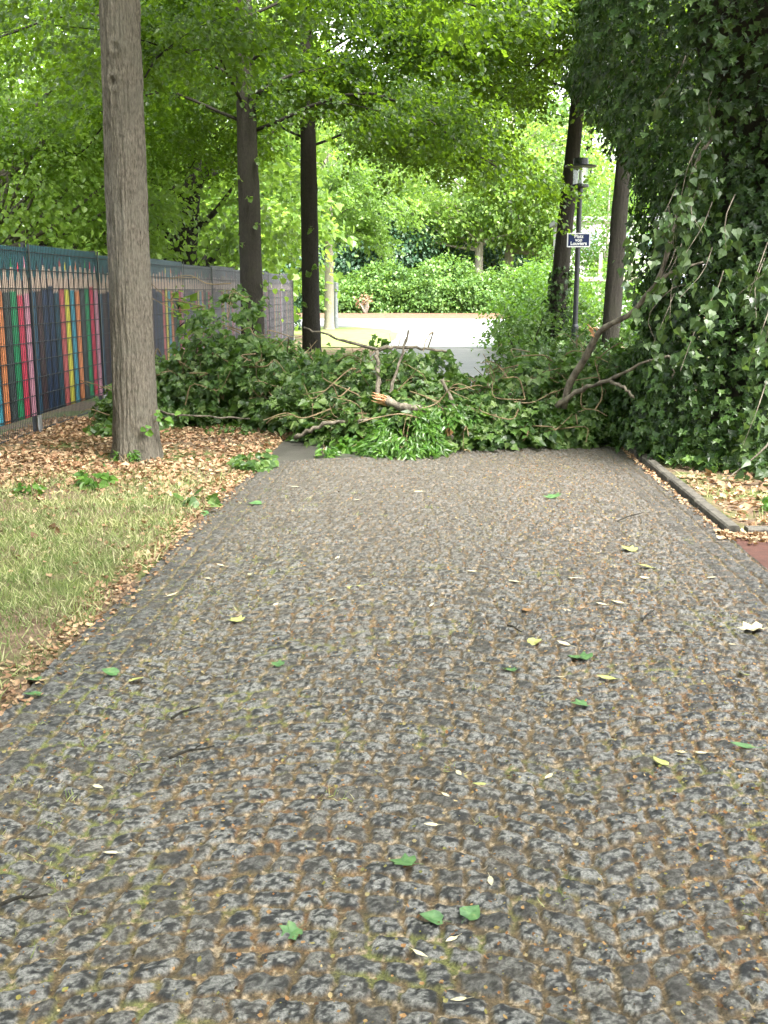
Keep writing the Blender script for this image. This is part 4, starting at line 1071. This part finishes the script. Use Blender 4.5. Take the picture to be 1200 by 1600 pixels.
def litter():
    rng = np.random.default_rng(302)
    n = 21000
    x = rng.uniform(-4.9, -1.66, n); y = rng.uniform(5.6, 13.4, n)
    dens = (.12 + .9 * sstep(7.3, 9.6, y + 1.1 * (fb2(x * .9, y * .9, 15, 2) - .5))) * (.45 + .75 * sstep(.35, .6, fb2(x * 1.5, y * 1.5, 18, 3)))
    k = rng.random(n) < dens; x, y = x[k], y[k]
    n2 = 2000; x2 = -1.75 + rng.normal(0, .07, n2); y2 = rng.uniform(3.2, 9.8, n2)
    n3 = 1500; x3 = rng.uniform(2.12, 4.6, n3); y3 = rng.uniform(7.2, 9.4, n3)
    n4 = 260; x4 = rng.uniform(1.9, 2.5, n4); y4 = 7.08 - np.abs(rng.normal(0, .12, n4))
    n5 = 320; x5 = 1.945 - np.abs(rng.normal(0, .03, n5)); y5 = rng.uniform(7.2, 11.4, n5)
    X = np.concatenate([x, x2, x3, x4, x5]); Y = np.concatenate([y, y2, y3, y4, y5]); n = len(X)
    S = np.concatenate([np.full(len(x), .05), np.full(n2, .03), np.full(n3, .06), np.full(n4, .05), np.full(n5, .028)]) * (.55 + .8 * rng.random(n))
    Z = np.where((X > -1.66) & (X < 2.0), .004, groundz(X, Y) + .004 + .012 * rng.random(n))
    Z = np.where((X > 1.96) & (Y < 7.1), -.006, Z)
    d = rng.normal(0, 1, (n, 3)); d[:, 2] *= .22
    nr = rng.normal(0, .42, (n, 3)); nr[:, 2] = 1
    b = MB(); b.leaves(CURL, np.stack([X, Y, Z], 1), d, nr, S)
    tag(b.build('leaf_litter', M['litter']), 'dry brown leaf litter covering the verges', 'leaf litter', kind='stuff')
    # tiny bud scales and seed bits on the cobbles
    n = 15000
    x = np.where(rng.random(n) < .3, rng.normal(.95, .3, n), rng.uniform(-1.6, 1.9, n)); y = 1.9 + 8.6 * rng.random(n) ** 1.15
    k = (x > -1.63) & (x < 1.92) & (y < yend(x) - .05); x, y = x[k], y[k]; n = len(x)
    d = rng.normal(0, 1, (n, 3)); d[:, 2] *= .2; nr = rng.normal(0, .4, (n, 3)); nr[:, 2] = 1
    b = MB(); b.leaves(CURL, np.stack([x, y, .004 + (fb2(x * .9, y * .9, 53, 2) - .5) * .03], 1), d, nr, .009 * (.5 + 1.5 * rng.random(n) ** 2))
    tag(b.build('litter_crumbs', M['bits']), 'tiny brown bud scales and seed bits strewn over the cobbles', 'litter', kind='stuff')
litter()

def fallen():
    rng = np.random.default_rng(303)
    pale = simple('pale_dry_leaf', [(.3, (.4, .34, .2)), (.7, (.58, .52, .36))], 40, .6)
    green = simple('fresh_green_leaf', [(.3, (.035, .09, .028)), (.6, (.085, .17, .06)), (.72, (.16, .15, .06))], 40, .45)
    lime = simple('yellow_green_leaf', [(.3, (.22, .2, .07)), (.5, (.3, .32, .1)), (.7, (.42, .4, .17))], 40, .5)
    brown = simple('brown_dry_leaf', [(.3, (.12, .06, .025)), (.7, (.26, .15, .06))], 40, .7)
    def z0(x, y): return float(.006 + (fb2(np.array([x * .9]), np.array([y * .9]), 53, 2)[0] - .5) * .03)
    def outline(kind, k=14):
        a = np.linspace(0, 1, k)
        if kind == 'maple':
            pts = [(0, 0), (-.25, -.05), (-.5, .12), (-.36, .3), (-.55, .55), (-.26, .6), (0, 1), (.26, .6), (.55, .55), (.36, .3), (.5, .12), (.25, -.05)]
        elif kind == 'heart':
            pts = [(0, 0), (-.25, -.07), (-.45, .15), (-.43, .4), (-.25, .7), (0, 1), (.25, .7), (.43, .4), (.45, .15), (.25, -.07)]
        else:
            pts = [(0, 0), (-.12, .15), (-.18, .4), (-.14, .7), (0, 1), (.14, .7), (.18, .4), (.12, .15)]
        return pts
    def leaf(x, y, s, rot, kind, mat, label, group=None, curl=.32):
        pts = outline(kind); k = len(pts)
        V = [(0, .42, .0)] + [(px, py, curl * (px * px * 1.6 + .35 * (py - .4) ** 2) + rng.normal(0, .015)) for px, py in pts]
        V += [(vx, vy, vz - .012) for vx, vy, vz in V]
        n1 = k + 1
        F = [[0, 1 + i, 1 + (i + 1) % k] for i in range(k)] + [[n1, n1 + 1 + (i + 1) % k, n1 + 1 + i] for i in range(k)]
        Q = [[1 + i, n1 + 1 + i, n1 + 1 + (i + 1) % k, 1 + (i + 1) % k] for i in range(k)]
        b = MB(); b.add(np.array(V) * s, [np.array(F), np.array(Q)])
        b.tube(np.array([(0, .02, .0), (.02, -.2, .02), (.06, -.42, .01)]) * s, [.012 * s, .01 * s, .008 * s], 4)
        o = b.build('fallen_leaf', mat)
        o.location = (x, y, z0(x, y) - .002); o.rotation_euler = (rng.normal(0, .12), rng.normal(0, .12), rot)
        tag(o, label, 'leaf', group)
    G = 'single leaves fallen on the cobbles'
    def at(px, py):     # where a sight line through the photograph meets the paving: world x, y
        f = 1650.; p = math.radians(11.81); yw = math.radians(2.853)
        u, v = (px - 600) / f, -(py - 800) / f
        dx, dy, dz = u, math.cos(p) + v * math.sin(p), -math.sin(p) + v * math.cos(p)
        k = 1.6 / -dz
        return (dx * math.cos(yw) - dy * math.sin(yw)) * k, (dx * math.sin(yw) + dy * math.cos(yw)) * k
    spec = [(645, 1350, .075, 1.2, 'maple', green, 'fresh green lobed leaf flat on the cobbles in the lower middle'),
            (690, 1436, .06, 1.5, 'heart', green, 'curled green leaf lying left of a darker torn green leaf'),
            (728, 1432, .062, -.6, 'heart', green, 'dark torn green leaf beside a curled one, lower middle'),
            (465, 1450, .06, 2.4, 'maple', green, 'pale green folded leaf, lowest green leaf on the cobbles'),
            (920, 1033, .11, .9, 'maple', green, 'cluster sized green leaf right of the path centre'),
            (963, 1064, .085, 1.5, 'oval', lime, 'long lime green leaf just below the big green leaf'),
            (917, 1103, .07, 1.7, 'maple', green, 'small dark green leaf below the lime green leaf'),
            (800, 1050, .06, .4, 'maple', green, 'light green leaf mid path left of the big green leaf'),
            (1180, 1170, .09, 1.5, 'oval', green, 'dark green leaf at the right edge of the cobbles'),
            (1165, 1058, .05, .2, 'heart', lime, 'small lime leaf near the right edge of the cobbles'),
            (838, 1002, .075, 2.6, 'heart', lime, 'yellow leaf with a long stalk above the path centre'),
            (375, 973, .08, .8, 'maple', lime, 'crumpled yellow green leaf left of the path centre'),
            (440, 1043, .06, 1.0, 'maple', green, 'small green leaf left of the middle of the cobbles'),
            (60, 1065, .07, 1.3, 'heart', green, 'grey green leaf on the left path edge by the grass'),
            (62, 1087, .065, 1.7, 'heart', green, 'second grey green leaf on the left path edge, just below the first'),
            (183, 1056, .07, 1.5, 'heart', green, 'green leaf on the dark edging stones at the left'),
            (205, 1067, .06, -.8, 'heart', lime, 'yellow leaf beside the green leaf on the left edging stones'),
            (825, 958, .06, .3, 'heart', brown, 'brown dry leaf on the cobbles left of pale leaves'),
            (1190, 985, .14, 1.4, 'maple', pale, 'large pale crumpled leaf at the right edge of the cobbles'),
            (760, 1226, .05, 1.9, 'oval', lime, 'yellow narrow leaf with a hooked stalk, lower middle'),
            (685, 1290, .045, 1.5, 'oval', pale, 'cream narrow leaf above the fresh green lobed leaf'),
            (1038, 1197, .06, .5, 'heart', lime, 'yellow leaf on the cobbles at lower right'),
            (892, 1012, .075, .9, 'oval', pale, 'cream leaf just above the big green leaf'),
            (565, 918, .11, 1.5, 'oval', lime, 'pair sized yellow leaf on the cobbles mid distance'),
            (1020, 888, .1, 1.6, 'oval', lime, 'pale yellow leaf near the kerb end'),
            (990, 862, .1, .7, 'maple', lime, 'yellow leaf left of the kerb end'),
            (867, 780, .13, .3, 'maple', green, 'green leaf scrap far along the path near the right kerb'),
            (408, 788, .1, 1.8, 'heart', green, 'dark green leaf far along the path near the left edge'),
            (322, 806, .12, 1.2, 'heart', green, 'broad green leaf at the left path edge by the litter')]
    for px, py, s, r, k, m, lab in spec:
        x, y = at(px, py); leaf(x, y, s, r, k, m, lab, G)
    for px, py in [(435, 943), (392, 897), (260, 932), (320, 903), (660, 768), (677, 946), (950, 948), (975, 945), (812, 912), (515, 940), (645, 1480), (713, 1205), (765, 1369), (730, 1556), (863, 1210), (1072, 1178), (1105, 1178), (145, 1227), (185, 1333), (690, 1240), (530, 870), (350, 885), (1105, 905), (880, 955), (1015, 905), (745, 895), (455, 700 + 60), (710, 745), (560, 780), (905, 905), (870, 1060), (1150, 1010), (715, 1460)]:
        x, y = at(px, py)
        if -1.6 < x < 1.92 and y < yend(x) - .1:
            leaf(x, y, rng.uniform(.035, .055) * (1.35 if y > 5 else 1), rng.random() * 6.28, 'oval', pale, 'small cream coloured dry leaf lying on the cobbles', 'small cream leaves on the cobbles', .3)
    tw = [((265, 1192), (335, 1173), 'longer dark twig on the cobbles at the left'), ((268, 1130), (312, 1112), 'short dark twig above the longer one on the left cobbles'), ((0, 1425), (75, 1408), 'brown twig at the bottom left of the cobbles'),
          ((965, 820), (1005, 806), 'thin twig lying across the path near the kerb'), ((793, 985), (815, 995), 'stubby dark twig near the yellow stalked leaf'), ((1003, 978), (1022, 960), 'short dark twig right of the path centre')]
    for a, c, lab in tw:
        p, q = np.array((*at(*a), 0.0)), np.array((*at(*c), 0.0)); p[2] = z0(p[0], p[1]) + .014; q[2] = z0(q[0], q[1]) + .014
        b = MB(); b.tube(smoothline([p, p + (q - p) * .4 + (0, .008, .006), p + (q - p) * .7 + (0, -.006, .004), q], 10), np.linspace(.0055, .003, 10), 6)
        m_ = p + (q - p) * .5; b.tube([m_ + (0, 0, .002), m_ + (.015, .03, .008), m_ + (.022, .05, .005)], [.003, .0025, .0015], 5)
        tag(b.build('fallen_twig', M['bark_dark'], None, p), lab, 'twig', 'twigs on the cobbles')
fallen()
